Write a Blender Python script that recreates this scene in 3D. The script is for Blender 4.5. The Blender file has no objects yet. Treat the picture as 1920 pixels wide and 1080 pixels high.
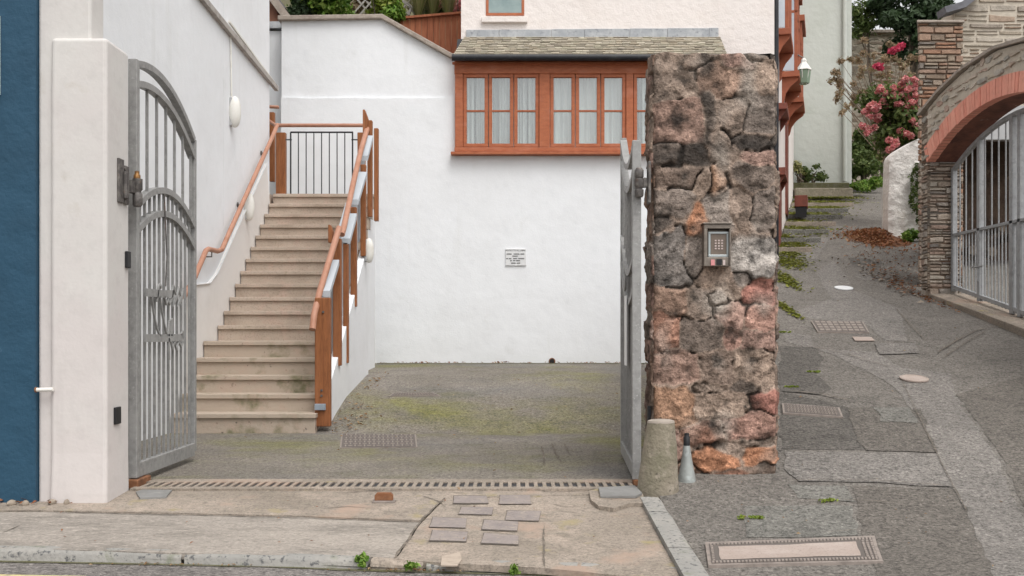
import bpy, bmesh, math, random
import numpy as np
from mathutils import Vector, noise
random.seed(7); rng = np.random.default_rng(11)
R = math.radians
SC = bpy.context.scene
COL = SC.collection

# ------------------------------------------------------------------ camera, sky, sun, exposure
CAMZ, F, CX, HY = 0.94, 2000.0, 960.0, 624.0
cam = bpy.data.cameras.new('camera'); camo = bpy.data.objects.new('camera', cam); COL.objects.link(camo)
camo.location = (0, 0, CAMZ); camo.rotation_euler = (R(90), 0, 0)
cam.sensor_width = 36; cam.lens = F / 1920 * 36; cam.shift_y = 84 / 1920; cam.clip_end = 500; cam.clip_start = 0.05
SC.camera = camo
SUN_EL, SUN_AZ = R(60), R(150)          # azimuth measured clockwise from +Y (north)
world = bpy.data.worlds.new('World'); SC.world = world; world.use_nodes = True
wn = world.node_tree; bg = wn.nodes['Background']
sky = wn.nodes.new('ShaderNodeTexSky'); sky.sky_type = 'NISHITA'; sky.sun_disc = False
sky.sun_elevation = SUN_EL; sky.sun_rotation = SUN_AZ; sky.air_density = 1.0; sky.dust_density = 4.0; sky.ozone_density = 1.0
hs = wn.nodes.new('ShaderNodeHueSaturation'); hs.inputs['Saturation'].default_value = 0.06
wn.links.new(sky.outputs[0], hs.inputs['Color']); wn.links.new(hs.outputs[0], bg.inputs['Color'])
bg.inputs['Strength'].default_value = 0.15
sun = bpy.data.lights.new('sun', 'SUN'); sun.energy = 0.5; sun.angle = R(35); sun.color = (1.0, 0.96, 0.9)
suno = bpy.data.objects.new('sun', sun); COL.objects.link(suno); suno.location = (0, 0, 20)
sd = Vector((math.sin(SUN_AZ) * math.cos(SUN_EL), math.cos(SUN_AZ) * math.cos(SUN_EL), math.sin(SUN_EL)))
suno.rotation_euler = sd.to_track_quat('Z', 'Y').to_euler()
SC.view_settings.view_transform = 'Standard'; SC.view_settings.look = 'None'; SC.view_settings.gamma = 1
SC.view_settings.exposure = 0.71

# ------------------------------------------------------------------ terrain profile
LANE = [(-60, -.146), (4.6, -.146), (5.3, -.13), (6.0, -.05), (6.65, .06), (14, 1.5), (25, 4.20), (32, 5.5), (45, 8), (120, 18)]
YARD = [(6.6, 0), (8.6, .0), (10.2, -.015), (10.9, .14), (11.5, .25), (13.1, .42), (14.5, .46), (16.2, .49), (60, .6)]
def lane_z(Y): return float(np.interp(Y, [p[0] for p in LANE], [p[1] for p in LANE]))
def yard_z(Y): return float(np.interp(Y, [p[0] for p in YARD], [p[1] for p in YARD]))
def pav_z(Y): return -.1 + .0625 * (Y - 5)
def W(x, y, Y): return Vector(((x - CX) * Y / F, Y, CAMZ + (HY - y) * Y / F))     # pixel of the photograph at a chosen depth
def WX(x, y, X): return W(x, y, X * F / (x - CX))
def ground_at(fn, x, y):
    d = (HY - y) / F; Y = 3.0
    while Y < 60:
        if CAMZ + d * Y <= fn(Y): break
        Y += .01
    return ((x - CX) * Y / F, Y)

# ------------------------------------------------------------------ materials
def _n(nt, t, **kw):
    n = nt.nodes.new(t)
    for k, v in kw.items(): setattr(n, k, v)
    return n
def mat(name, c, rough=.85, mott=(), bump=(), metal=0.0, spec=.3, stretch=(1, 1, 1), attr=None, island=None, stones=None, trans=0):
    m = bpy.data.materials.new(name); m.use_nodes = True; nt = m.node_tree; L = nt.links.new
    b = nt.nodes['Principled BSDF']; b.inputs['Roughness'].default_value = rough; b.inputs['Metallic'].default_value = metal
    b.inputs['Specular IOR Level'].default_value = spec
    geo = _n(nt, 'ShaderNodeNewGeometry'); mp = _n(nt, 'ShaderNodeMapping'); mp.inputs['Scale'].default_value = stretch
    L(geo.outputs['Position'], mp.inputs['Vector'])
    rgb = _n(nt, 'ShaderNodeRGB'); rgb.outputs[0].default_value = (*c, 1); cur = rgb.outputs[0]; nrm = None
    if attr:
        a = _n(nt, 'ShaderNodeAttribute'); a.attribute_name = attr; cur = a.outputs['Color']
    if island:
        r = _n(nt, 'ShaderNodeValToRGB'); L(geo.outputs['Random Per Island'], r.inputs[0])
        e = r.color_ramp.elements; e[0].color = (*island[0], 1); e[1].color = (*island[-1], 1)
        for i, cc in enumerate(island[1:-1]):
            q = e.new((i + 1) / (len(island) - 1)); q.color = (*cc, 1)
        cur = r.outputs[0]
    if stones:
        sc, cols, mort, width, warp, bd = stones
        wn_ = _n(nt, 'ShaderNodeTexNoise'); wn_.inputs['Scale'].default_value = 6; L(geo.outputs['Position'], wn_.inputs['Vector'])
        ad = _n(nt, 'ShaderNodeVectorMath', operation='MULTIPLY_ADD'); ad.inputs[1].default_value = (warp,) * 3
        L(wn_.outputs['Color'], ad.inputs[0]); L(geo.outputs['Position'], ad.inputs[2])
        m2 = _n(nt, 'ShaderNodeMapping'); m2.inputs['Scale'].default_value = sc; L(ad.outputs[0], m2.inputs['Vector'])
        v = _n(nt, 'ShaderNodeTexVoronoi'); v.inputs['Scale'].default_value = 1; L(m2.outputs[0], v.inputs['Vector'])
        ve = _n(nt, 'ShaderNodeTexVoronoi', feature='DISTANCE_TO_EDGE'); ve.inputs['Scale'].default_value = 1; L(m2.outputs[0], ve.inputs['Vector'])
        sp = _n(nt, 'ShaderNodeSeparateColor'); L(v.outputs['Color'], sp.inputs[0])
        r = _n(nt, 'ShaderNodeValToRGB'); L(sp.outputs[0], r.inputs[0]); e = r.color_ramp.elements
        e[0].color = (*cols[0], 1); e[1].color = (*cols[-1], 1)
        for i, cc in enumerate(cols[1:-1]):
            q = e.new((i + 1) / (len(cols) - 1)); q.color = (*cc, 1)
        mr = _n(nt, 'ShaderNodeMapRange'); mr.inputs[1].default_value = width * .4; mr.inputs[2].default_value = width * 1.6; L(ve.outputs['Distance'], mr.inputs[0])
        mx = _n(nt, 'ShaderNodeMix', data_type='RGBA'); L(mr.outputs[0], mx.inputs[0]); mx.inputs[6].default_value = (*mort, 1); L(r.outputs[0], mx.inputs[7]); cur = mx.outputs[2]
        bb = _n(nt, 'ShaderNodeBump'); bb.inputs['Distance'].default_value = bd; L(mr.outputs[0], bb.inputs['Height']); nrm = bb.outputs[0]
    for (s, c2, lo, hi, *ls) in mott:
        t = _n(nt, 'ShaderNodeTexNoise'); t.inputs['Scale'].default_value = s; t.inputs['Detail'].default_value = 5; t.inputs['Roughness'].default_value = .6
        if ls:
            m3 = _n(nt, 'ShaderNodeMapping'); m3.inputs['Scale'].default_value = ls[0]; L(geo.outputs['Position'], m3.inputs['Vector']); L(m3.outputs[0], t.inputs['Vector'])
        else: L(mp.outputs[0], t.inputs['Vector'])
        mr = _n(nt, 'ShaderNodeMapRange'); mr.inputs[1].default_value = lo; mr.inputs[2].default_value = hi; L(t.outputs['Fac'], mr.inputs[0])
        mx = _n(nt, 'ShaderNodeMix', data_type='RGBA'); L(mr.outputs[0], mx.inputs[0]); L(cur, mx.inputs[6])
        if isinstance(c2, (int, float)):                       # a number scales what is below
            ml = _n(nt, 'ShaderNodeMix', data_type='RGBA', blend_type='MULTIPLY'); ml.inputs[0].default_value = 1; L(cur, ml.inputs[6]); ml.inputs[7].default_value = (c2, c2, c2, 1)
            L(ml.outputs[2], mx.inputs[7])
        else: mx.inputs[7].default_value = (*c2, 1)
        cur = mx.outputs[2]
    for (s, d) in bump:
        t = _n(nt, 'ShaderNodeTexNoise'); t.inputs['Scale'].default_value = s; t.inputs['Detail'].default_value = 4; L(mp.outputs[0], t.inputs['Vector'])
        bb = _n(nt, 'ShaderNodeBump'); bb.inputs['Distance'].default_value = d; L(t.outputs['Fac'], bb.inputs['Height'])
        if nrm: L(nrm, bb.inputs['Normal'])
        nrm = bb.outputs[0]
    L(cur, b.inputs['Base Color'])
    if nrm: L(nrm, b.inputs['Normal'])
    if trans:
        tr = _n(nt, 'ShaderNodeBsdfTranslucent'); L(cur, tr.inputs[0]); ms = _n(nt, 'ShaderNodeMixShader'); ms.inputs[0].default_value = trans
        L(b.outputs[0], ms.inputs[1]); L(tr.outputs[0], ms.inputs[2]); L(ms.outputs[0], nt.nodes['Material Output'].inputs[0])
    return m
def glass_mat(name, tint, refl):
    m = bpy.data.materials.new(name); m.use_nodes = True; nt = m.node_tree; L = nt.links.new
    for n in list(nt.nodes):
        if n.type == 'BSDF_PRINCIPLED': nt.nodes.remove(n)
    t = _n(nt, 'ShaderNodeBsdfTransparent'); t.inputs[0].default_value = (*tint, 1)
    g = _n(nt, 'ShaderNodeBsdfGlossy'); g.inputs['Roughness'].default_value = .03
    nz = _n(nt, 'ShaderNodeTexNoise'); nz.inputs['Scale'].default_value = 2.2; bp = _n(nt, 'ShaderNodeBump'); bp.inputs['Distance'].default_value = .01
    L(nz.outputs[0], bp.inputs['Height']); L(bp.outputs[0], g.inputs['Normal'])
    x = _n(nt, 'ShaderNodeMixShader'); x.inputs[0].default_value = refl
    L(t.outputs[0], x.inputs[1]); L(g.outputs[0], x.inputs[2]); L(x.outputs[0], nt.nodes['Material Output'].inputs[0])
    return m

M = {}
M['white'] = mat('white_render', (.785, .795, .81), .9, [(1.1, (.735, .742, .75), .45, .8), (.35, (.82, .83, .845), .5, .7), (1.0, (.70, .705, .70), .60, .82, (3.5, 3.5, .35)), (2.2, (.68, .685, .68), .64, .8), (7, .97, .5, .7)], [(3, .012), (60, .0015)])
M['pillar_white'] = mat('cream_white_paint', (.605, .575, .55), .8, [(1.3, (.62, .60, .57), .45, .7), (5, (.52, .48, .43), .60, .80), (.6, (.60,.555,.535), .5,.6), (1.0, .90, .56, .75, (6, 6, .5)), (14, .94, .5, .7)], [(4, .006), (50, .001)])
M['pillar_pale'] = mat('warm_white_plinth', (.74, .715, .69), .85, [(2, (.68, .65, .62), .5, .75)], [(4, .008)])
M['pink'] = mat('pale_pink_painted_brick', (.765, .705, .67), .9, [(2, (.73, .66, .615), .5, .8)], [(9, .012), (40, .004)])
M['endwall'] = mat('pale_grey_green_render', (.49, .505, .465), .9, [(1.2, (.43, .45, .40), .5, .8)], [(6, .015)])
M['blue'] = mat('blue_masonry_paint', (.022, .070, .118), .6, [(4, (.018, .058, .098), .45, .75), (9, (.09, .17, .25), .70, .80)], [(7, .012), (45, .003)])
M['galv'] = mat('galvanised_steel', (.30, .295, .285), .55, [(22, (.215, .21, .205), .42, .68), (3, (.36, .355, .345), .45, .8), (60, (.42, .415, .405), .60, .72)], [(80, .0008)], metal=.12, spec=.4)
M['darkmetal'] = mat('weathered_hinge_steel', (.115, .105, .10), .6, [(30, (.24, .22, .2), .45, .7), (12, (.20, .11, .07), .6, .75)], [(60, .001)], metal=.5)
M['rust'] = mat('rusty_steel', (.20, .085, .04), .8, [(25, (.30, .15, .08), .4, .7), (12, (.10, .05, .03), .5, .75)], [(60, .003)])
M['brass'] = mat('aged_brass', (.30, .16, .06), .5, [(40, (.16, .08, .035), .4, .7)], metal=.7)
M['timber'] = mat('orange_brown_hardwood', (.295, .11, .040), .6, [(7, (.18, .062, .022), .4, .72), (2, (.33, .13, .055), .5, .8), (20, .75, .5, .68)], [(20, .001)], stretch=(6, 6, .6))
M['winwood'] = mat('red_orange_window_stain', (.43, .138, .062), .55, [(8, (.33, .095, .042), .4, .72), (40, .75, .5, .7), (3, (.44, .16, .09), .52, .72)], [(25, .0008)], stretch=(1, 1, 3))
M['fencewood'] = mat('red_brown_fence_board', (.38, .135, .066), .75, [(9, (.26, .08, .04), .4, .7), (2, (.48, .19, .095), .5, .8)], [(20, .002)], stretch=(5, 5, .4))
M['rail'] = mat('pink_brown_handrail', (.42, .215, .145), .5, [(6, (.33, .15, .09), .45, .75)], [(30, .0005)])
M['panel'] = mat('pale_grey_infill_board', (.46, .49, .52), .6, [(3, (.39, .42, .45), .45, .8)])
M['bracket'] = mat('blue_grey_steel', (.33, .38, .44), .45, [(9, (.26, .29, .33), .4, .7)], metal=.3)
M['black'] = mat('black_plastic', (.018, .018, .02), .5)
M['gutter'] = mat('black_gutter', (.02, .02, .024), .45, [(12, (.05, .05, .05), .5, .8)])
M['step'] = mat('tan_stone_step', (.465, .385, .315), .85, [(2.2, (.36, .29, .23), .42, .7), (7, (.48, .36, .295), .5, .72), (14, (.28, .25, .18), .62, .78), (60, .75, .52, .68)], [(30, .004), (90, .0015)])
M['stepdirt'] = mat('stained_stone_step', (.43, .355, .285), .88, [(3.5, (.20, .185, .11), .52, .68), (9, (.46, .35, .28), .5, .72), (18, (.08, .075, .06), .64, .76)], [(30, .005), (90, .002)])
M['concrete'] = mat('apron_concrete', (.315, .265, .218), .92, [(.9, (.235, .197, .158), .42, .66), (2.6, (.38, .312, .255), .48, .68), (9, (.24, .205, .165), .52, .70), (30,.78,.5,.65), (55, 1.3, .55, .66), (75, .65, .52, .64), (130, (.14, .12, .10), .58, .68), (5, (.30, .25, .13), .60, .74), (1.7, (.35,.258,.20), .56,.66)], [(12, .008), (60, .004)])
M['concrete_new'] = mat('grey_trowelled_concrete', (.305, .27, .235), .92, [(.8, (.35, .308, .266), .42, .66), (3, (.225, .20, .172), .48, .68), (16, (.37, .326, .282), .52, .66), (40, .8, .5, .64), (58, 1.28, .55, .66), (75, .68, .52, .64), (120, (.17, .15, .13), .59, .69)], [(11, .012), (45, .004)], stretch=(.8, 1.6, 1))
M['granite'] = mat('granite_kerb', (.27, .26, .24), .9, [(4, (.33, .31, .28), .42, .7), (40, (.10, .10, .10), .56, .66), (9, (.18, .19, .13), .58, .75)], [(14, .012), (60, .005)])
AS = lambda n, c, extra=(): mat(n, c, .92, list(extra) + [(1.1, 1.15, .42, .66), (4, .84, .48, .68), (13, .84, .5, .66), (30, .70, .50, .60), (38, 1.35, .55, .64), (55, .50, .52, .62), (70, 1.6, .57, .66), (130, .6, .54, .64)], [(110, .008), (40, .014), (5, .012)])
M['asphalt'] = AS('lane_asphalt', (.192, .174, .154))
M['asphalt_dark'] = AS('dark_asphalt_patch', (.132, .120, .107))
M['asphalt_brown'] = AS('brown_asphalt_patch', (.158, .141, .123))
M['asphalt_light'] = AS('pale_trench_asphalt', (.226, .207, .188))
M['asphalt_green'] = AS('green_grey_patch', (.205, .196, .175))
M['roadm'] = AS('street_asphalt', (.215, .195, .18))
M['yard'] = AS('mossy_yard_asphalt', (.225, .199, .166), [(.62, (.21, .20, .075), .46, .66), (2.5, (.185, .172, .12), .52, .72), (.4, (.19,.18,.17), .52, .64), (.5, (.28, .25, .215), .50, .68), (1.6, (.20, .175, .15), .54, .7)])
M['moss'] = mat('moss', (.105, .14, .025), .95, [(5, (.24, .25, .04), .42, .68), (20, (.06, .075, .02), .5, .68), (9, (.20, .18, .13), .55, .68), (60, .6, .5, .65)], [(30, .03), (90, .012)])
M['moss_and_shade'] = mat('dark_moss_and_shade', (.105, .10, .05), .95, [(6, (.15, .14, .10), .45, .65), (40, .6, .5, .66)], [(40, .01)])  # moss colour, also used for the painted shade in the gutter
M['joint'] = mat('grimy_joint', (.13, .11, .09), .95, [(15, (.24, .2, .16), .5, .66)])
M['crack'] = mat('dark_crack', (.03, .027, .022), .95, [(12, (.07, .065, .04), .5, .7)])
M['iron'] = mat('worn_cast_iron', (.30, .255, .225), .8, [(15, (.20, .17, .15), .42, .7)], [(70, .002)], metal=.15)
M['irongap'] = mat('dark_cover_groove', (.13, .112, .10), .9)
M['coverfill'] = mat('pinkish_cover_concrete', (.36, .29, .25), .9, [(5, (.43, .36, .32), .42, .7), (100, (.2, .17, .15), .58, .68)], [(60, .004)])
M['slateblock'] = mat('purple_slate_block', (.275, .235, .215), .85, [(6, (.22, .19, .18), .42, .7), (25, (.33, .28, .235), .52, .7), (80, .7, .55, .68)], [(20, .004)])
M['steelplate'] = mat('grey_steel_plate', (.27, .265, .255), .6, [(6, (.20, .195, .185), .45, .7), (15, (.34, .33, .31), .55, .75)], [(30, .002)], metal=.3)
M['pillarstone'] = mat('rubble_stone', (1, 1, 1), .93, [(7, .70, .50, .70), (18, .55, .52, .66), (26, 1.5, .55, .70), (60, .5, .54, .66), (9, (.040, .035, .031), .64, .74), (110, 1.5, .56, .68)], [(24, .014), (60, .010), (150, .004)], attr='Col', spec=.15)
STN = [(25, 1.25, .55, .7), (9, .75, .48, .68), (60, .65, .55, .68), (3, (.30,.27,.20), .62, .8)]
M['stone_isl'] = mat('pier_stone', (1, 1, 1), .93, STN, [(25, .012), (80, .005)], island=[(.22, .165, .125), (.34, .28, .22), (.30, .165, .11), (.38, .33, .27), (.20, .175, .155), (.36, .21, .14), (.28, .235, .19)], spec=.15)
M['stone_pale'] = mat('pale_gable_stone', (1, 1, 1), .93, STN, [(25, .012), (80, .005)], island=[(.33, .27, .21), (.42, .36, .29), (.36, .235, .17), (.40, .35, .30), (.46, .41, .34), (.30, .255, .215)], spec=.15)
M['stone_jamb'] = mat('jamb_slate_stone', (1, 1, 1), .93, STN, [(25, .012), (80, .006)], island=[(.29, .235, .19), (.42, .35, .285), (.31, .225, .18), (.50, .44, .37), (.23, .205, .185), (.37, .315, .265)], spec=.15)
M['stone_arch'] = mat('spandrel_stone', (1, 1, 1), .93, STN, [(25, .012), (80, .006)], island=[(.42, .35, .285), (.54, .47, .39), (.45, .32, .26), (.60, .54, .46), (.40, .37, .33), (.49, .43, .34)], spec=.15)
M['rubble'] = mat('lane_rubble_masonry', (1, 1, 1), .93, [(3, .75, .45, .7), (25, 1.3, .55, .7), (60, .6, .55, .7)], [(25, .01), (80, .005)], stones=((3.2, 3.2, 11), [(.20, .15, .115), (.30, .235, .18), (.27, .15, .105), (.36, .30, .24), (.19, .17, .15), (.33, .20, .14)], (.36, .30, .24), .10, .10, .02), spec=.15)
M['rubble_round'] = mat('arch_wall_rubble', (1, 1, 1), .93, [(3, .8, .45, .7), (25, 1.3, .55, .7), (60, .65, .55, .7)], [(25, .01), (80, .005)], stones=((5, 5, 7.5), [(.22, .175, .145), (.33, .27, .215), (.27, .175, .14), (.38, .33, .275), (.23, .21, .195)], (.37, .315, .25), .13, .12, .02), spec=.15)
M['jamb'] = mat('slaty_jamb_masonry', (1, 1, 1), .93, [(3, .7, .45, .7), (25, 1.35, .55, .7), (60, .55, .55, .7)], [(25, .01), (80, .006)], stones=((2.6, 2.6, 17), [(.17, .12, .09), (.27, .20, .15), (.20, .125, .09), (.33, .27, .21), (.14, .125, .11)], (.25, .20, .155), .10, .08, .025), spec=.15)
M['gable'] = mat('pale_pointed_masonry', (1, 1, 1), .93, [(3, .85, .45, .7), (25, 1.25, .55, .7), (60, .7, .55, .7)], [(25, .01), (80, .005)], stones=((1.7, 1.7, 6.5), [(.27, .215, .165), (.36, .30, .24), (.31, .20, .14), (.33, .28, .24), (.40, .35, .29)], (.50, .44, .36), .13, .12, .02), spec=.15)
M['whiterubble'] = mat('whitewashed_rubble', (.72, .68, .64), .95, [(3, (.62, .57, .50), .54, .75), (14, (.86, .83, .79), .5, .7)], [(6, .03), (18, .02), (60, .006)])
M['brick'] = mat('arch_brick', (.4, .12, .08), .85, [(20, .85, .45, .7), (5, 1.15, .5, .75)], [(60, .003)], island=[(.76, .31, .23), (.82, .38, .285), (.70, .27, .20), (.80, .36, .27)])
M['soffit'] = mat('dark_soffit_brick', (.20, .085, .06), .9, [(6, (.11, .05, .04), .42, .66), (9, (.42, .33, .28), .64, .76)], [(30, .01)])  # brick of the arch underside, base tone much darker than the ring
M['pointing'] = mat('pale_lime_pointing', (.53, .47, .39), .95, [(20, .85, .45, .7)], [(20, .01)])
M['mortar'] = mat('pale_mortar', (.42, .345, .28), .95, [(20, .8, .45, .7), (5, .8, .5, .7)])
M['slate'] = mat('mossy_roof_slate', (.3, .27, .2), .85, [(9, .75, .45, .7), (30, 1.3, .56, .7)], [(40, .003)], island=[(.31, .265, .20), (.38, .33, .255), (.25, .22, .175), (.43, .385, .31), (.34, .31, .235), (.29, .25, .20)])
M['lead'] = mat('lead_flashing', (.34, .355, .375), .6, [(7, (.46, .47, .48), .42, .66), (18, (.24, .25, .27), .55, .7)], [(20, .004)])
M['coping'] = mat('weathered_coping_stone', (.36, .305, .26), .92, [(5, (.25, .205, .175), .42, .7), (14, (.42, .37, .31), .5, .7)], [(20, .01)])
M['curtain'] = mat('net_curtain', (.70, .715, .71), .9, [(6, (.50, .52, .53), .45, .70)], stretch=(5, 1, .25), trans=.12)
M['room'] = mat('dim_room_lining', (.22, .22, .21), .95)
M['glass'] = glass_mat('window_glass', (.93, .96, .95), .16)
M['glassfrost'] = mat('teal_obscured_glass', (.20, .275, .275), .25, [(3, (.30, .37, .36), .42, .7)], spec=.6)
M['glasspale'] = mat('sky_lit_pane', (.55, .59, .64), .15, [(2, (.45, .50, .56), .42, .7)], spec=.6)
M['lamp'] = mat('white_lamp_plastic', (.74, .72, .67), .5, [(12, (.66, .63, .57), .5, .7)])
M['lamp_white'] = mat('bright_white_plate', (.85, .84, .83), .5)
M['signw'] = mat('white_sign_plate', (.70, .70, .70), .6, [(8, (.62, .62, .62), .5, .7)])
M['ink'] = mat('sign_ink', (.06, .06, .065), .7)
M['trim'] = mat('grey_brown_ledge', (.42, .39, .36), .85, [(8, (.30, .27, .25), .45, .7)], [(30, .004)])
M['steelbox'] = mat('brushed_bronze_steel', (.235, .20, .17), .45, [(25, (.16, .135, .115), .42, .7)], metal=.6)
M['keyface'] = mat('keypad_face', (.20, .16, .13), .45, [(20, (.16, .13, .11), .45, .7)], metal=.4)
M['chrome'] = mat('bright_bezel', (.42, .45, .45), .3, metal=.7)
M['keys'] = mat('pale_key', (.55, .45, .42), .5)
M['pinklabel'] = mat('pink_label', (.62, .26, .26), .6)
M['bollard'] = mat('lichened_concrete', (.25, .215, .165), .93, [(6, (.18, .165, .115), .42, .68), (15, (.33, .285, .23), .52, .72), (40, (.10, .09, .07), .6, .72)], [(25, .01), (80, .004)])
M['bollardtop'] = mat('pale_worn_concrete', (.36, .31, .265), .93, [(12, (.28, .245, .2), .45, .7)], [(40, .005)])
M['zinc'] = mat('dull_zinc', (.35, .37, .355), .5, [(6, (.27, .28, .27), .42, .68), (18, (.45, .48, .47), .55, .72)], [(30, .002)], metal=.3)
M['yellow'] = mat('worn_yellow_paint', (.60, .50, .24), .8, [(9, (.32, .28, .2), .52, .68)])
M['vegearth'] = mat('hillside_earth', (.10, .085, .05), .95, [(2, (.09, .11, .035), .45, .7)], [(8, .1)])
M['bark'] = mat('grey_bark', (.14, .11, .085), .95, [(14, (.08, .065, .05), .45, .7)], [(25, .02)])
M['twig'] = mat('dry_twig', (.20, .15, .11), .95)
LF = lambda n, cols: mat(n, cols[0], .6, [(2.2, .7, .45, .7)], island=cols, spec=.35, trans=.3)
M['leaf_bright'] = LF('bright_green_leaf', [(.10, .21, .02), (.20, .35, .045), (.06, .13, .015), (.34, .46, .10), (.13, .26, .03)])
M['leaf_lime'] = LF('lime_leaf', [(.22, .30, .03), (.32, .38, .06), (.14, .23, .02), (.40, .42, .12)])
M['leaf_dark'] = LF('dark_evergreen_leaf', [(.035, .068, .026), (.065, .11, .045), (.024, .045, .018), (.10, .15, .075)])
M['leaf_mid'] = LF('mid_green_leaf', [(.08, .125, .03), (.13, .185, .045), (.055, .085, .02), (.20, .24, .08)])
M['leaf_dry'] = LF('dry_brown_leaf', [(.36, .25, .16), (.27, .19, .11), (.44, .32, .21), (.22, .21, .10)])
M['leaf_grass'] = LF('pale_grass_blade', [(.30, .29, .11), (.38, .34, .16), (.20, .24, .06), (.42, .37, .2)])
M['moss_leaf'] = LF('bright_moss', [(.20, .22, .03), (.30, .31, .05), (.13, .15, .025), (.24, .22, .08)])
M['petal'] = LF('pink_petal', [(.74, .23, .25), (.82, .36, .36), (.62, .15, .17), (.85, .50, .47), (.68,.38,.29)])
M['petal_hot'] = LF('crimson_petal', [(.58, .05, .12), (.66, .10, .18)])
M['deadleaf'] = LF('fallen_leaf', [(.24, .085, .04), (.34, .15, .07), (.15, .06, .03), (.42, .24, .12)])
M['paleleaf'] = LF('pale_fallen_leaf', [(.34, .22, .10), (.24, .12, .05), (.45, .33, .18)])
M['pebble'] = mat('stone_pebble', (.3, .25, .2), .9, [(30, .7, .5, .7)])
M['greenglass'] = mat('lantern_green_glass', (.20, .27, .19), .2, spec=.6)
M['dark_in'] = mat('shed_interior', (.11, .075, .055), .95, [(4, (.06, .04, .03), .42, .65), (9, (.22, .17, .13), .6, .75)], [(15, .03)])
M['fascia'] = mat('pale_grey_fascia', (.40, .40, .40), .7, [(3, (.33, .33, .335), .45, .7)])
M['irongate'] = mat('grey_painted_iron', (.33, .335, .34), .6, [(12, (.25, .25, .25), .45, .7), (30, (.40, .40, .40), .56, .7)], [(50, .001)], metal=.15)
M['tile'] = mat('dark_verge_slate', (.15, .15, .165), .7, [(8, (.10, .10, .11), .45, .7)])
M['redboard'] = mat('red_brown_board', (.30, .15, .10), .8, [(6, (.22, .10, .07), .45, .7)])
M['oriel'] = mat('faded_red_brown_stain', (.36, .115, .06), .65, [(8, (.26, .08, .045), .4, .75)])
M['redbox'] = mat('red_brown_paint', (.22, .07, .05), .7, [(9, (.14, .05, .035), .45, .7)])

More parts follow.
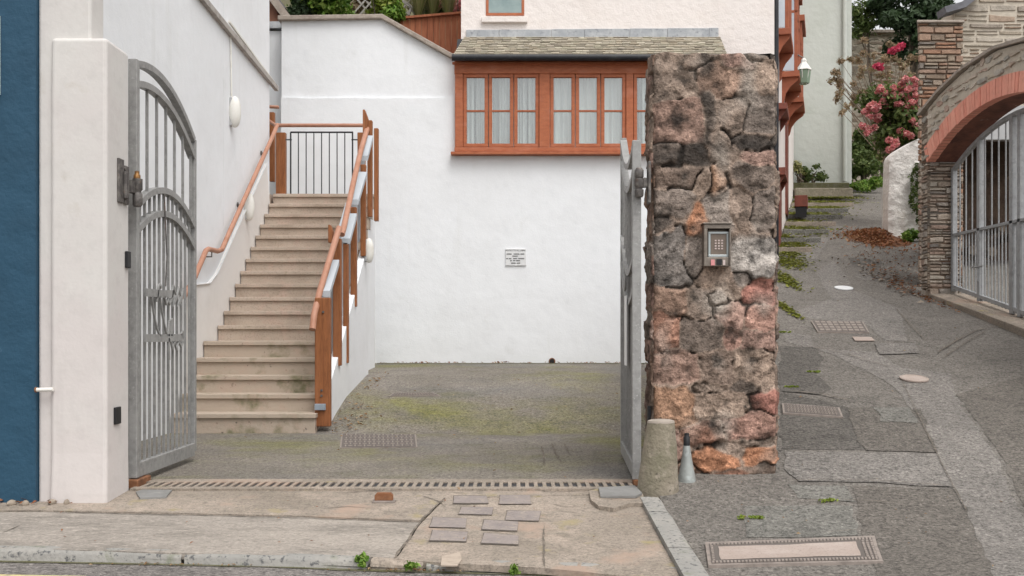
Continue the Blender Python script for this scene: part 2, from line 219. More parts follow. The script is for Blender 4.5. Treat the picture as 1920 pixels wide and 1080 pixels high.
# ------------------------------------------------------------------ mesh helpers
WL = {}
class MB:
    def __init__(s): s.v = []; s.f = []
    def _add(s, vs, fs):
        b = len(s.v); s.v += [Vector(v) for v in vs]; s.f += [[b + i for i in f] for f in fs]; return s
    def box(s, a, b):
        x0, y0, z0 = a; x1, y1, z1 = b
        return s._add([(x0, y0, z0), (x1, y0, z0), (x1, y1, z0), (x0, y1, z0), (x0, y0, z1), (x1, y0, z1), (x1, y1, z1), (x0, y1, z1)],
                      [(0, 3, 2, 1), (4, 5, 6, 7), (0, 1, 5, 4), (1, 2, 6, 5), (2, 3, 7, 6), (3, 0, 4, 7)])
    def obox(s, c, ax, ay, az):
        c, ax, ay, az = map(Vector, (c, ax, ay, az)); vs = []
        for k in (-1, 1):
            for (i, j) in ((-1, -1), (1, -1), (1, 1), (-1, 1)): vs.append(c + ax * i + ay * j + az * k)
        return s._add(vs, [(0, 3, 2, 1), (4, 5, 6, 7), (0, 1, 5, 4), (1, 2, 6, 5), (2, 3, 7, 6), (3, 0, 4, 7)])
    def prism(s, poly, d):                       # closed polygon pushed along d
        d = Vector(d); n = len(poly); p = [Vector(q) for q in poly]
        nr = sum(((p[i] - p[0]).cross(p[(i + 1) % n] - p[0]) for i in range(1, n - 1)), Vector())
        if nr.dot(d) > 0: p = p[::-1]
        return s._add(p + [q + d for q in p], [list(range(n)), list(range(2 * n - 1, n - 1, -1))] + [[i, i + n, (i + 1) % n + n, (i + 1) % n][::1] for i in range(n)])
    def strip(s, path, side, w, h):              # rectangular bar along a path; side = unit vector across
        P = [Vector(p) for p in path]; sd_ = Vector(side).normalized(); vs = []; fs = []
        for i, p in enumerate(P):
            t = (P[min(i + 1, len(P) - 1)] - P[max(i - 1, 0)]).normalized(); u = t.cross(sd_).normalized()
            for (a, b) in ((-1, -1), (1, -1), (1, 1), (-1, 1)): vs.append(p + sd_ * (a * w / 2) + u * (b * h / 2))
        for i in range(len(P) - 1):
            for k in range(4): fs.append([i * 4 + k, i * 4 + (k + 1) % 4, i * 4 + 4 + (k + 1) % 4, i * 4 + 4 + k])
        e = (len(P) - 1) * 4; fs += [[3, 2, 1, 0], [e, e + 1, e + 2, e + 3]]
        return s._add(vs, fs)
    def tube(s, path, r, n=10):
        P = [Vector(p) for p in path]; vs = []; fs = []
        rr = r if isinstance(r, (list, tuple)) else [r] * len(P); up = None
        for i, p in enumerate(P):
            t = (P[min(i + 1, len(P) - 1)] - P[max(i - 1, 0)]).normalized()
            if up is None: up = Vector((0, 0, 1)) if abs(t.z) < .9 else Vector((1, 0, 0))
            a = t.cross(up).normalized(); b = a.cross(t).normalized(); up = b
            for k in range(n):
                q = 2 * math.pi * k / n; vs.append(p + (a * math.cos(q) + b * math.sin(q)) * rr[i])
        for i in range(len(P) - 1):
            for k in range(n): fs.append([i * n + k, i * n + (k + 1) % n, (i + 1) * n + (k + 1) % n, (i + 1) * n + k])
        e = (len(P) - 1) * n; fs += [list(range(n))[::-1], [e + k for k in range(n)]]
        return s._add(vs, fs)
    def lathe(s, c, prof, n=20, axis=(0, 0, 1), sq=(1, 1)):
        c = Vector(c); az = Vector(axis).normalized(); ax = az.orthogonal().normalized(); ay = az.cross(ax); vs = []; fs = []
        for (r, z) in prof:
            for k in range(n):
                q = 2 * math.pi * k / n; vs.append(c + az * z + ax * (r * math.cos(q) * sq[0]) + ay * (r * math.sin(q) * sq[1]))
        for i in range(len(prof) - 1):
            for k in range(n): fs.append([i * n + k, i * n + (k + 1) % n, (i + 1) * n + (k + 1) % n, (i + 1) * n + k])
        e = (len(prof) - 1) * n; fs += [list(range(n))[::-1], [e + k for k in range(n)]]
        return s._add(vs, fs)
    def build(s, name, m, parent=None, label=None, cat=None, group=None, kind=None, bevel=0, smooth=False, seg=2):
        me = bpy.data.meshes.new(name); v = np.array([tuple(q) for q in s.v])
        if parent is not None: off = np.array(WL[parent.name])
        elif kind: off = np.zeros(3)
        else:
            lo, hi = v.min(0), v.max(0); off = np.array(((lo[0] + hi[0]) / 2, (lo[1] + hi[1]) / 2, lo[2]))
        me.from_pydata((v - off).tolist(), [], s.f)
        bm = bmesh.new(); bm.from_mesh(me); bmesh.ops.recalc_face_normals(bm, faces=bm.faces)
        big = [f for f in bm.faces if len(f.verts) > 4]
        if big: bmesh.ops.triangulate(bm, faces=big)
        bm.to_mesh(me); bm.free(); me.materials.append(m)
        if smooth:
            for p in me.polygons: p.use_smooth = True
        o = bpy.data.objects.new(name, me); COL.objects.link(o)
        if parent is not None: o.parent = parent; WL[o.name] = WL[parent.name]
        else: o.location = off; WL[o.name] = tuple(off)
        tag(o, label, cat, group, kind)
        if bevel:
            b = o.modifiers.new('bevel', 'BEVEL'); b.width = bevel; b.segments = seg; b.limit_method = 'ANGLE'; b.angle_limit = R(40)
        if smooth and not bevel:
            try: me.set_sharp_from_angle(angle=R(45))
            except Exception: pass
        return o
def tag(o, label=None, cat=None, group=None, kind=None):
    if label: o['label'] = label
    if cat: o['category'] = cat
    if group: o['group'] = group
    if kind: o['kind'] = kind
def root(name, label, cat, loc, group=None):
    o = bpy.data.objects.new(name, None); COL.objects.link(o); o.location = loc; o.empty_display_size = .1; WL[o.name] = tuple(loc); tag(o, label, cat, group); return o
def pxbox(mb, x0, y0, x1, y1, Y, d):             # box whose front face spans two photo corners at depth Y
    a = W(x0, y1, Y); b = W(x1, y0, Y); return mb.box((a.x, Y, a.z), (b.x, Y + d, b.z))
def plane_frame(mb, x0, y0, x1, y1, w, Y, d):    # four members of a frame, mitred by butting
    pxbox(mb, x0, y0, x1, y0 + w, Y, d); pxbox(mb, x0, y1 - w, x1, y1, Y, d); pxbox(mb, x0, y0 + w, x0 + w, y1 - w, Y, d); pxbox(mb, x1 - w, y0 + w, x1, y1 - w, Y, d); return mb
def rough_poly(pts, seg=.07, amp=.008):
    out = []; n = len(pts)
    for i in range(n):
        a = Vector(pts[i]); b = Vector(pts[(i + 1) % n]); k = max(1, int((b - a).length / seg))
        for j in range(k):
            p = a.lerp(b, j / k); q = noise.noise_vector(Vector((p.x * 6, p.y * 6, 3.3))); out.append((p.x + q.x * amp, p.y + q.y * amp))
    return out
def drape(name, m, polys, fn, eps, knots=(), label=None, cat=None, kind='structure', thick=0, parent=None):
    """sheets in plan (X, Y) laid on the ground function fn(Y), eps above it"""
    bm = bmesh.new()
    for poly in polys:
        f = bm.faces.new([bm.verts.new((p[0], p[1], 0)) for p in poly])
    bmesh.ops.triangulate(bm, faces=bm.faces[:])
    for k in knots:
        g = bm.verts[:] + bm.edges[:] + bm.faces[:]
        bmesh.ops.bisect_plane(bm, geom=g, plane_co=(0, k, 0), plane_no=(0, 1, 0), dist=1e-5)
    for v in bm.verts: v.co.z = fn(v.co.y) + eps
    for f in bm.faces:
        f.normal_update()
        if f.normal.z < 0: f.normal_flip()
    if thick:
        r = bmesh.ops.extrude_face_region(bm, geom=bm.faces[:])
        for e in r['geom']:
            if isinstance(e, bmesh.types.BMVert): e.co.z += thick
        bmesh.ops.recalc_face_normals(bm, faces=bm.faces)
    mb = MB(); bm.verts.index_update(); mb.v = [v.co.copy() for v in bm.verts]; mb.f = [[v.index for v in f.verts] for f in bm.faces]; bm.free()
    return mb.build(name, m, parent=parent, label=label, cat=cat, kind=kind)
LK = [p[0] for p in LANE]; YK = [p[0] for p in YARD]
def gp(fn, pts): return [ground_at(fn, x, y) for x, y in pts]
def leaf_cloud(clumps, n, size, seed=0, shell=.55, up=.3, aspect=.55, zmin=None):
    """many small folded leaves spread through ellipsoidal clumps: (centre, radii)"""
    r = np.random.default_rng(seed); vol = np.array([c[1][0] * c[1][1] * c[1][2] for c in clumps]) ** .75; cnt = np.maximum(1, (n * vol / vol.sum()).astype(int)); mb = MB(); V = []; Fc = []
    for (c, rad), k in zip(clumps, cnt):
        d = r.normal(size=(k, 3)); d /= np.linalg.norm(d, axis=1)[:, None]
        q = (shell + (1 - shell) * r.random((k, 1))) * (1 + .13 * r.normal(size=(k, 1)))
        P = np.array(c) + d * q * np.array(rad)
        nn = d * .7 + r.normal(size=(k, 3)) * .55 + np.array([0, 0, up]); nn /= np.linalg.norm(nn, axis=1)[:, None]
        t = np.cross(nn, r.normal(size=(k, 3))); t /= np.linalg.norm(t, axis=1)[:, None]; b = np.cross(nn, t)
        L = size * (.6 + .8 * r.random((k, 1)))
        base = len(V) if False else None
        A = P - t * L; B = P + b * L * aspect + nn * L * .22; C = P + t * L; D = P - b * L * aspect + nn * L * .22
        for i in range(k):
            if zmin is not None and A[i][2] < zmin: continue
            j = len(V); V += [A[i], B[i], C[i], D[i]]; Fc += [(j, j + 1, j + 2), (j, j + 2, j + 3)]
    mb.v = [Vector(x) for x in V]; mb.f = [list(x) for x in Fc]; return mb
def raw(mb, name, m, **kw):                       # for leaf clouds: no normal fixing needed
    return mb.build(name, m, **kw)
def clumpset(c, rad, n, sub, seed):
    r = np.random.default_rng(seed); out = []
    for i in range(n):
        d = r.normal(size=3); d /= np.linalg.norm(d); q = r.random() ** .5 * .85
        s = sub * (.6 + .8 * r.random()); out.append(((c[0] + d[0] * rad[0] * q, c[1] + d[1] * rad[1] * q, c[2] + d[2] * rad[2] * q), (s, s, s * .8)))
    return out

def stonework(o, u, v, w, h, hr, wr, depth, inn, seed, mask=None, jit=.18, gap=.010, split=.45):
    """coursed rubble: irregular chamfered stones standing proud of a mortar backing"""
    r = random.Random(seed); mb = MB(); z = 0
    while z < h - .01:
        ch = min(r.uniform(*hr), h - z); x = -r.random() * wr[0]
        while x < w - .005:
            cw = r.uniform(*wr); a = max(0, x); b = min(w, x + cw); x += cw
            if b - a < .02: continue
            rows = [(z, z + ch)] if ch < hr[0] * 1.7 or r.random() < 1 - split else [(z, z + ch * .5), (z + ch * .5, z + ch)]
            for (c, d_) in rows:
                if mask and not mask((a + b) / 2, (c + d_) / 2): continue
                jh = (d_ - c) * jit; g = gap / 2
                q = [(a + g, c + g + r.uniform(0, jh)), (b - g, c + g + r.uniform(0, jh)), (b - g, d_ - g - r.uniform(0, jh)), (a + g, d_ - g - r.uniform(0, jh))]
                mx_ = (a + b) / 2; mz = (c + d_) / 2; pr = depth * r.uniform(.35, 1.0); k = min(.86, 1 - .012 / max(.03, d_ - c)); kx = min(.95, 1 - .012 / (b - a))
                mid = lambda p0, p1, s: ((p0[0] + p1[0]) / 2, (p0[1] + p1[1]) / 2 + s * r.uniform(-.2, .5) * jh)
                q8 = [q[0], mid(q[0], q[1], -1), q[1], ((q[1][0] + q[2][0]) / 2 + r.uniform(-.004, .004), (q[1][1] + q[2][1]) / 2), q[2], mid(q[2], q[3], 1), q[3], ((q[3][0] + q[0][0]) / 2 + r.uniform(-.004, .004), (q[3][1] + q[0][1]) / 2)]
                back = [o + u * p[0] + v * p[1] + inn * .03 for p in q8]
                rim = [o + u * p[0] + v * p[1] - inn * (pr * .35) for p in q8]
                fr_ = [o + u * (mx_ + (p[0] - mx_) * kx) + v * (mz + (p[1] - mz) * k) - inn * (pr * r.uniform(.8, 1.15)) for p in q8]
                mb._add(back + rim + fr_, [[i, (i + 1) % 8, 8 + (i + 1) % 8, 8 + i] for i in range(8)] + [[8 + i, 8 + (i + 1) % 8, 16 + (i + 1) % 8, 16 + i] for i in range(8)] + [[16 + i for i in range(8)]])
        z += ch
    return mb

# ------------------------------------------------------------------ SETTING: ground, road, pavement, yard, lane
def grid_sheet(name, m, xs, ys, zf, kind='structure', label=None):
    mb = MB(); nx = len(xs)
    for y in ys:
        for x in xs: mb.v.append(Vector((x, y, zf(x, y))))
    for j in range(len(ys) - 1):
        for i in range(nx - 1): mb.f.append([j * nx + i, j * nx + i + 1, (j + 1) * nx + i + 1, (j + 1) * nx + i])
    return mb.build(name, m, kind=kind)
def base_z(x, y):
    if y < 16.9: lo = min(yard_z(y) if y > 6.6 else pav_z(y) if y > 5 else -.15, lane_z(y)) - .16
    else: lo = None
    if y >= 16.9:
        hill = 4.7 + .34 * (y - 17.2) if y > 17.2 else .3
        ln = lane_z(y) - .25
        t = min(1, max(0, (x - 2.2) / 1.2)); lo = hill * (1 - t) + ln * t
        if x > 9: lo += (x - 9) * .12
    elif x > 5.9: lo = max(lo, lane_z(y) - .2)
    return lo
gx = [-120, -60, -30, -15, -10, -7, -5.5, -4.5, -3.5, -2, -1, 0, 1, 2.2, 2.6, 3, 3.4, 4.5, 5.9, 6, 7, 8, 9, 10, 12, 15, 20, 30, 60, 120]
gy = [-80, -30, -12, -8, 3, 5, 5.01, 5.5, 6.6, 7.5, 8.6, 10.2, 11.5, 13.1, 14, 14.5, 16.2, 16.85, 16.95, 17.21, 18, 20, 22, 25, 28, 32, 40, 60, 100, 160]
grid_sheet('ground', M['vegearth'], gx, gy, base_z)
# street: its edge follows the kerb
kerb_front = [(-8, 5.35), (-2.45, 5.10), (-1.2, 4.985), (-.68, 4.90), (0, 4.83), (.79, 4.72)]
def kerb_y(x): return float(np.interp(x, [p[0] for p in kerb_front], [p[1] for p in kerb_front]))
drape('street', M['roadm'], [[(-40, -9), (40, -9), (40, 4.6), (.79, 4.6)] + [(x, y + .03) for x, y in kerb_front[::-1]] + [(-40, 6)]], lambda y: -.15, 0)
drape('opposite_pavement', M['concrete'], [[(-40, -12), (40, -12), (40, -9), (-40, -9)]], lambda y: -.04, 0)
drape('yellow_line', M['yellow'], [rough_poly([(-8, 5.06), (-2.4, 4.80), (-1.9, 4.765), (-1.9, 4.725), (-2.4, 4.755), (-8, 5.01)], .1, .006)], lambda y: -.15, .004)
# lane, yard
lane_poly = [(1.0, 4.60), (40, 4.60), (40, 8.0), (9, 8.2), (9, 60), (6, 60), (2.2, 16.6), (1.35, 6.9), (.86, 6.6), (.86, 5.0)]
lane_poly = [(.86, 4.55), (40, 4.55), (40, 8.0), (12, 8.2), (12, 60), (4, 60), (3.2, 17), (1.35, 6.9), (.86, 6.7)]
drape('lane', M['asphalt'], [lane_poly], lane_z, 0, LK)
drape('yard', M['yard'], [[(-3.3, 6.835), (.9, 6.835), (1.3, 6.95), (3.3, 16.2), (-3.5, 16.2)]], yard_z, 0, YK)
# pavement: poured slabs with open joints over a dark bed
drape('pavement_bed', M['crack'], [[(x, y) for x, y in kerb_front] + [(.79, 6.42), (-8, 6.42)]], pav_z, -.03)
def slab(px, m, seed=0, dz=0):
    pts = gp(pav_z, px); drape('pavement', m, [rough_poly(pts, .06, .006)], pav_z, -.03, thick=.03 + dz)
slab([(-400, 966), (60, 960), (300, 964), (560, 970), (786, 980), (738, 1047), (670, 1044), (300, 1036), (150, 1032), (-400, 1018)], M['concrete_new'])
slab([(-400, 925), (240, 920), (280, 917), (1190, 917), (1190, 926), (832, 934), (790, 976), (560, 967), (300, 961), (60, 957), (-400, 962)], M['concrete'])
slab([(836, 935), (1195, 927), (1204, 946), (1226, 990), (1280, 1090), (1020, 1066), (840, 1056), (742, 1049), (790, 981)], M['concrete'])
slab([(-2000, 910), (-420, 910), (-420, 1015), (-2000, 985)], M['concrete'])

# kerbs: individual stones
def kerb_run(path, w, h0, h1, lab, group, gap=.008):
    for i in range(len(path) - 1):
        a, b = Vector(path[i]), Vector(path[i + 1]); d = (b - a).normalized(); nrm = Vector((-d.y, d.x)); a2 = a + d * gap; b2 = b - d * gap
        mb = MB(); n = 10
        for j in range(n + 1):
            p = a2.lerp(b2, j / n); k = noise.noise(Vector((p.x * 5, p.y * 5, 1))) * .006
            zt = h1(p.y); zb = h0(p.y)
            for (o, z) in ((0, zb), (.004 + k, zt - .022), (.022 + k, zt - .004 + k), (w * .6, zt + k), (w, zt - .002), (w, zb)): mb.v.append(Vector((p.x + nrm.x * o, p.y + nrm.y * o, z)))
        for j in range(n):
            for q in range(5): mb.f.append([j * 6 + q, j * 6 + 6 + q, j * 6 + 7 + q, j * 6 + 1 + q])
        mb.f += [list(range(6)), [n * 6 + q for q in range(6)][::-1]]
        mb.build('kerb_stone', M['granite'] if i != 4 else M['concrete'], label=lab[i] if i < len(lab) else lab[-1], cat='kerb stone', group=group, smooth=True)
kp = [(-6.5, 5.27), (-4.2, 5.17), (-2.75, 5.115), (-1.55, 5.015), (-.66, 4.90), (-.40, 4.87), (.30, 4.79), (.80, 4.715)]
kerb_run(kp, .11, lambda y: -.25, lambda y: pav_z(y) + .004,
         ['granite kerb stone along the street, outermost beyond the blue building', 'granite kerb stone along the street under the blue building', 'granite kerb stone along the street in front of the white gate pillar',
          'long granite kerb stone between the left gate and the weedy gap', 'short granite kerb stone left of the weeds in the gutter', 'pale squat kerb stone between the two tufts of weeds', 'granite kerb stone with the pale mortar pad behind it', 'granite kerb stone ending at the raised corner kerb'], 'kerb stones along the street')
kr = [(.86, 4.50), (.86, 5.02), (.86, 5.75), (.86, 6.13)]
kerb_run([(p[0] + .0, p[1]) for p in kr], .125, lambda y: -.25, lambda y: max(pav_z(y) + .03, lane_z(y) + .012),
         ['raised corner kerb stone at the street end of the driveway', 'long raised granite kerb stone beside the driveway apron', 'short pale kerb stone at the foot of the bollard'], 'raised kerb stones beside the lane')

# ------------------------------------------------------------------ lane patches and covers
LP = lambda pts: rough_poly(gp(lane_z, pts), .05, .026)
E1, E2, E3 = .003, .006, .009
drape('asphalt_patch', M['asphalt_light'], [LP([(1530, 655), (1640, 660), (1690, 690), (1780, 700), (1800, 760), (1870, 860), (1985, 1085), (1868, 1085), (1812, 960), (1790, 915), (1755, 850), (1690, 740), (1660, 715), (1560, 665), (1470, 640), (1470, 622), (1520, 630)])], lane_z, E1, LK)
drape('asphalt_patch', M['asphalt_light'], [LP([(1470, 880), (1470, 848), (1620, 850), (1762, 853), (1790, 917), (1650, 907), (1500, 905)])], lane_z, E2, LK)
drape('asphalt_patch', M['asphalt_dark'], [LP([(1462, 650), (1525, 652), (1545, 672), (1530, 700), (1560, 730), (1540, 742), (1462, 735)])], lane_z, E2, LK)
drape('asphalt_patch', M['asphalt_brown'], [LP([(1590, 768), (1640, 766), (1728, 770), (1757, 850), (1620, 846), (1598, 800)])], lane_z, E2, LK)
drape('asphalt_patch', M['asphalt_dark'], [LP([(1462, 735), (1590, 765), (1618, 845), (1464, 842)])], lane_z, E1, LK)
drape('asphalt_patch', M['asphalt_green'], [LP([(1640, 767), (1702, 766), (1722, 796), (1655, 793)])], lane_z, E3, LK)
drape('asphalt_patch', M['asphalt_brown'], [LP([(1600, 912), (1788, 920), (1815, 965), (1868, 1082), (1650, 1085), (1615, 990)])], lane_z, E1, LK)
drape('asphalt_patch', M['asphalt_green'], [LP([(1400, 950), (1595, 948), (1612, 1005), (1400, 1010)])], lane_z, E1, LK)
drape('asphalt_patch', M['asphalt_dark'], [LP([(1462, 486), (1540, 400), (1590, 372), (1606, 372), (1560, 415), (1508, 485)])], lane_z, E1, LK)
drape('asphalt_patch', M['asphalt_light'], [LP([(1487, 487), (1523, 445), (1555, 446), (1530, 487)])], lane_z, E2, LK)
drape('asphalt_patch', M['asphalt_dark'], [LP([(1590, 484), (1650, 486), (1655, 496), (1598, 498)])], lane_z, E1, LK)
drape('asphalt_patch', M['asphalt_light'], [LP([(1600, 514), (1672, 515), (1680, 525), (1615, 526)])], lane_z, E1, LK)
drape('asphalt_patch', M['asphalt_light'], [LP([(1475, 590), (1560, 560), (1530, 510), (1562, 490), (1590, 520), (1600, 545), (1690, 580), (1700, 640), (1660, 640), (1625, 610), (1520, 598)])], lane_z, E1, LK)
drape('asphalt_patch', M['asphalt_light'], [LP([(1640, 646), (1715, 645), (1722, 664), (1650, 666)])], lane_z, E2 + .004, LK)
drape('asphalt_patch', M['asphalt_green'], [LP([(1480, 910), (1590, 913), (1600, 940), (1490, 935)])], lane_z, E1, LK)
drape('asphalt_patch', M['asphalt_brown'], [LP([(1790, 742), (1925, 705), (1990, 760), (1990, 1000), (1925, 960), (1880, 860), (1810, 760)])], lane_z, E1, LK)
def crackline(px, w, eps=.016, fn=lane_z, kn=LK):
    g = gp(fn, px); out = []; back = []
    P = []
    for i in range(len(g) - 1):
        a = Vector(g[i]); b = Vector(g[i + 1]); k = max(1, int((b - a).length / .04))
        P += [a.lerp(b, j / k) for j in range(k)]
    P.append(Vector(g[-1]))
    for i, p in enumerate(P):
        t = (P[min(i + 1, len(P) - 1)] - P[max(0, i - 1)]).normalized(); n = Vector((-t.y, t.x)); k = noise.noise(Vector((p.x * 9, p.y * 9, 5))); ww = w * (.35 + .9 * abs(noise.noise(Vector((p.x * 14, p.y * 14, 2))))) * min(1, i * .4 + .1, (len(P) - 1 - i) * .4 + .1)
        out.append(tuple(p + n * (ww + k * w))); back.append(tuple(p + n * (-ww + k * w)))
    drape('ground_crack', M['joint'], [out + back[::-1]], fn, eps, kn)
for c_ in ([(1015, 836), (1019, 852), (1021, 872)], [(1034, 832), (1042, 850), (1052, 868)], [(1058, 832), (1066, 850)]): crackline(c_, .012, .006, yard_z, YK)
for c, w in [([(1470, 735), (1540, 742), (1600, 755)], .012), ([(1505, 650), (1580, 664), (1670, 692)], .008), ([(1470, 905), (1560, 903), (1680, 907), (1790, 917)], .006), ([(1490, 945), (1560, 940), (1640, 945), (1700, 948)], .006), ([(1680, 580), (1710, 615), (1735, 640)], .008), ([(1755, 665), (1795, 640), (1830, 622), (1870, 612)], .012), ([(1770, 672), (1810, 645), (1850, 622)], .008), ([(1690, 715), (1755, 850), (1815, 965)], .004), ([(1462, 880), (1500, 890)], .008), ([(1540, 1004), (1620, 998)], .006), ([(1250, 985), (1285, 1040), (1325, 1050)], .005)]:
    crackline(c, w)

def cover(label, px, fn, kn, style, eps, th=.012):
    g = gp(fn, px); A, B, C, D = [Vector(p) for p in g]      # far-left, far-right, near-right, near-left
    def P(u, v): return (A.lerp(B, u)).lerp(D.lerp(C, u), v)
    c = P(.5, .5); r = root('manhole_cover', label, 'manhole cover', (c.x, c.y, fn(c.y)))
    drape('frame', M['iron'], [[tuple(P(0, 0)), tuple(P(1, 0)), tuple(P(1, 1)), tuple(P(0, 1))]], fn, eps - .02, kn, kind=None, thick=.022, parent=r)
    W_ = (B - A).length; H_ = (D - A).length
    bx = .03 / W_; by = .03 / H_
    if style == 'plate':
        drape('infill', M['coverfill'], [rough_poly([tuple(P(.07, .22)), tuple(P(.88, .2)), tuple(P(.88, .78)), tuple(P(.07, .8))], .03, .01)], fn, eps + .006, kn, kind=None, parent=r)
        drape('border', M['irongap'], [[tuple(P(.02, .06)), tuple(P(.98, .06)), tuple(P(.98, .94)), tuple(P(.02, .94))]], fn, eps + .0035, kn, kind=None, parent=r)
    else:
        drape('border', M['irongap'], [[tuple(P(bx * .5, by * .5)), tuple(P(1 - bx * .5, by * .5)), tuple(P(1 - bx * .5, 1 - by * .5)), tuple(P(bx * .5, 1 - by * .5))]], fn, eps + .0035, kn, kind=None, parent=r)
    polys = []
    if style == 'plate':
        for row in (.1, .9):
            for i in range(46): u = .025 + i * .0208; polys.append([tuple(P(u, row - .04)), tuple(P(u + .012, row - .04)), tuple(P(u + .012, row + .04)), tuple(P(u, row + .04))])
        for colx in (.035, .92, .945, .97):
            for j in range(9): v = .17 + j * .078; polys.append([tuple(P(colx - .007, v)), tuple(P(colx + .007, v)), tuple(P(colx + .007, v + .05)), tuple(P(colx - .007, v + .05))])
    elif style == 'tread':
        n, m_ = 15, 7
        for i in range(n):
            for j in range(m_):
                if (i + j) % 2 and style == 'tread':
                    u0, u1, v0, v1 = (i + .08) / n, (i + .92) / n, (j + .36) / m_, (j + .64) / m_
                else: u0, u1, v0, v1 = (i + .36) / n, (i + .64) / n, (j + .08) / m_, (j + .92) / m_
                s = lambda t, b: b + t * (1 - 2 * b)
                polys.append([tuple(P(s(u0, bx), s(v0, by))), tuple(P(s(u1, bx), s(v0, by))), tuple(P(s(u1, bx), s(v1, by))), tuple(P(s(u0, bx), s(v1, by)))])
    else:
        for i in range(8):
            if i in (3, 4) and style == 'panel': pass
            for j in range(4):
                u0, u1, v0, v1 = (i + .12) / 8, (i + .88) / 8, (j + .15) / 4, (j + .85) / 4
                s = lambda t, b: b + t * (1 - 2 * b)
                polys.append([tuple(P(s(u0, bx), s(v0, by))), tuple(P(s(u1, bx), s(v0, by))), tuple(P(s(u1, bx), s(v1, by))), tuple(P(s(u0, bx), s(v1, by)))])
    drape('raised_pattern', M['iron'], polys, fn, eps + .004, kn, kind=None, thick=.004, parent=r)
    return r
cover('large pinkish concrete filled cover with studded iron border by the street', [(1322, 1022), (1640, 1010), (1656, 1058), (1328, 1066)], lane_z, LK, 'plate', .012)
cover('iron cover with treads sunk in dark asphalt beside the stone pillar', [(1466, 760), (1574, 768), (1581, 786), (1468, 778)], lane_z, LK, 'tread', .014)
cover('panelled iron cover in the middle of the lane', [(1520, 604), (1618, 605), (1630, 626), (1533, 625)], lane_z, LK, 'panel', .014)
cover('chequered iron cover in the yard at the foot of the steps', [(640, 815), (780, 816), (783, 840), (637, 841)], yard_z, YK, 'tread', .006)
cover('small flat iron cover farther up the yard', [(738, 738), (812, 737), (826, 743), (728, 744)], yard_z, YK, 'tread', .006)
def disc(label, x, y, rx, m, name, cat):
    X, Y = ground_at(lane_z, x, y); r = rx * Y / F
    mb = MB(); mb.lathe((0, 0, 0), [(r, 0), (r, .012), (r * .9, .016), (r * .88, .012), (r * .2, .013), (.001, .013)], 28)
    sl = (lane_z(Y + .1) - lane_z(Y - .1)) / .2
    mb.v = [Vector((X + v.x, Y + v.y, lane_z(Y) + .009 + v.z + v.y * sl)) for v in mb.v]
    mb.build(name, m, label=label, cat=cat, smooth=True)
disc('round pale access cap in the lane nearest the street', 1714, 713, 26, M['coverfill'], 'inspection_disc', 'inspection disc')
disc('small round white access cap farther up the lane', 1582, 542, 17, M['signw'], 'inspection_disc', 'inspection disc')
g = gp(lane_z, [(1598, 634), (1634, 635), (1640, 641), (1603, 641)])
drape('stopcock_cover', M['coverfill'], [g], lane_z, .008, LK, label='tiny pale rectangular stopcock cover beside the panelled cover', cat='stopcock cover', kind=None, thick=.008)

crackline([(738, 1049), (752, 1032), (771, 1005), (786, 980), (812, 955), (836, 934)], .010, .004, pav_z, [])
for c_ in ([(1020, 985), (1018, 1020), (1022, 1066)], [(1034, 946), (1062, 952), (1095, 950)], [(600, 955), (650, 951), (700, 953)], [(640, 925), (690, 921), (760, 922)], [(790, 930), (820, 940), (836, 952)], [(40, 985), (5, 1000)], [(300, 1040), (304, 1030)], [(100, 962), (300, 966), (520, 971), (780, 980)], [(1000, 918), (1030, 923), (1100, 921)]): crackline(c_, .008, .004, pav_z, [])
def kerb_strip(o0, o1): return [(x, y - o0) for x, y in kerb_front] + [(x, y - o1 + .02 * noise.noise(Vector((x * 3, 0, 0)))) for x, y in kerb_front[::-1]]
drape('gutter_shade', M['moss_and_shade'], [rough_poly(kerb_strip(-.01, .035), .05, .012)], lambda y: -.15, .003, kind='stuff')  # dark mossy strip painting in the shade at the foot of the kerb
# blocks let into the apron
def inset(name, px, m, label, cat, fn=pav_z, eps=.001, th=.006, group=None):
    o = drape(name, m, [rough_poly(gp(fn, px), .05, .003)], fn, eps, kind=None, thick=th, label=label, cat=cat)
    if group: o['group'] = group
    return o
blocks = [((852, 932), (912, 932), (916, 946), (850, 946), 'faint block left in the top row'), ((938, 931), (994, 931), (996, 947), (936, 947), 'block right in the top row'), ((866, 953), (925, 954), (922, 967), (860, 966), 'block left in the second row'),
          ((952, 960), (1014, 961), (1010, 979), (948, 977), 'sunken block with a deep dark rim, right in the second row'), ((812, 972), (875, 975), (873, 992), (806, 990), 'bluish block left in the third row'), ((908, 977), (972, 981), (970, 998), (904, 995), 'bluish block right in the third row'),
          ((812, 997), (877, 1000), (874, 1018), (805, 1016), 'purple block left in the front row'), ((908, 1002), (972, 1007), (972, 1024), (902, 1021), 'purple block right in the front row')]
for b in blocks:
    cx = sum(p[0] for p in b[:4]) / 4; cy = sum(p[1] for p in b[:4]) / 4
    rim = [(cx + (p[0] - cx) * 1.03 - .6, cy + (p[1] - cy) * 1.06 - (1.3 if p[1] < cy else 0)) for p in b[:4]]
    A_ = gp(pav_z, rim); c = np.mean(A_, 0); r = root('paving_block', 'slate ' + b[4] + ' in the apron', 'paving block', (c[0], c[1], pav_z(c[1])), 'slate blocks let into the apron')
    drape('rim', M['joint'], [rough_poly(A_, .04, .004)], pav_z, .0035, kind=None, parent=r)
    drape('face', M['slateblock'], [rough_poly(gp(pav_z, b[:4]), .04, .003)], pav_z, .0055, kind=None, thick=.002, parent=r)
inset('access_plate', [(255, 925), (268, 921), (322, 922), (312, 935), (262, 937)], M['steelplate'], 'bluish steel plate beside the left gate foot', 'access plate', th=.01)
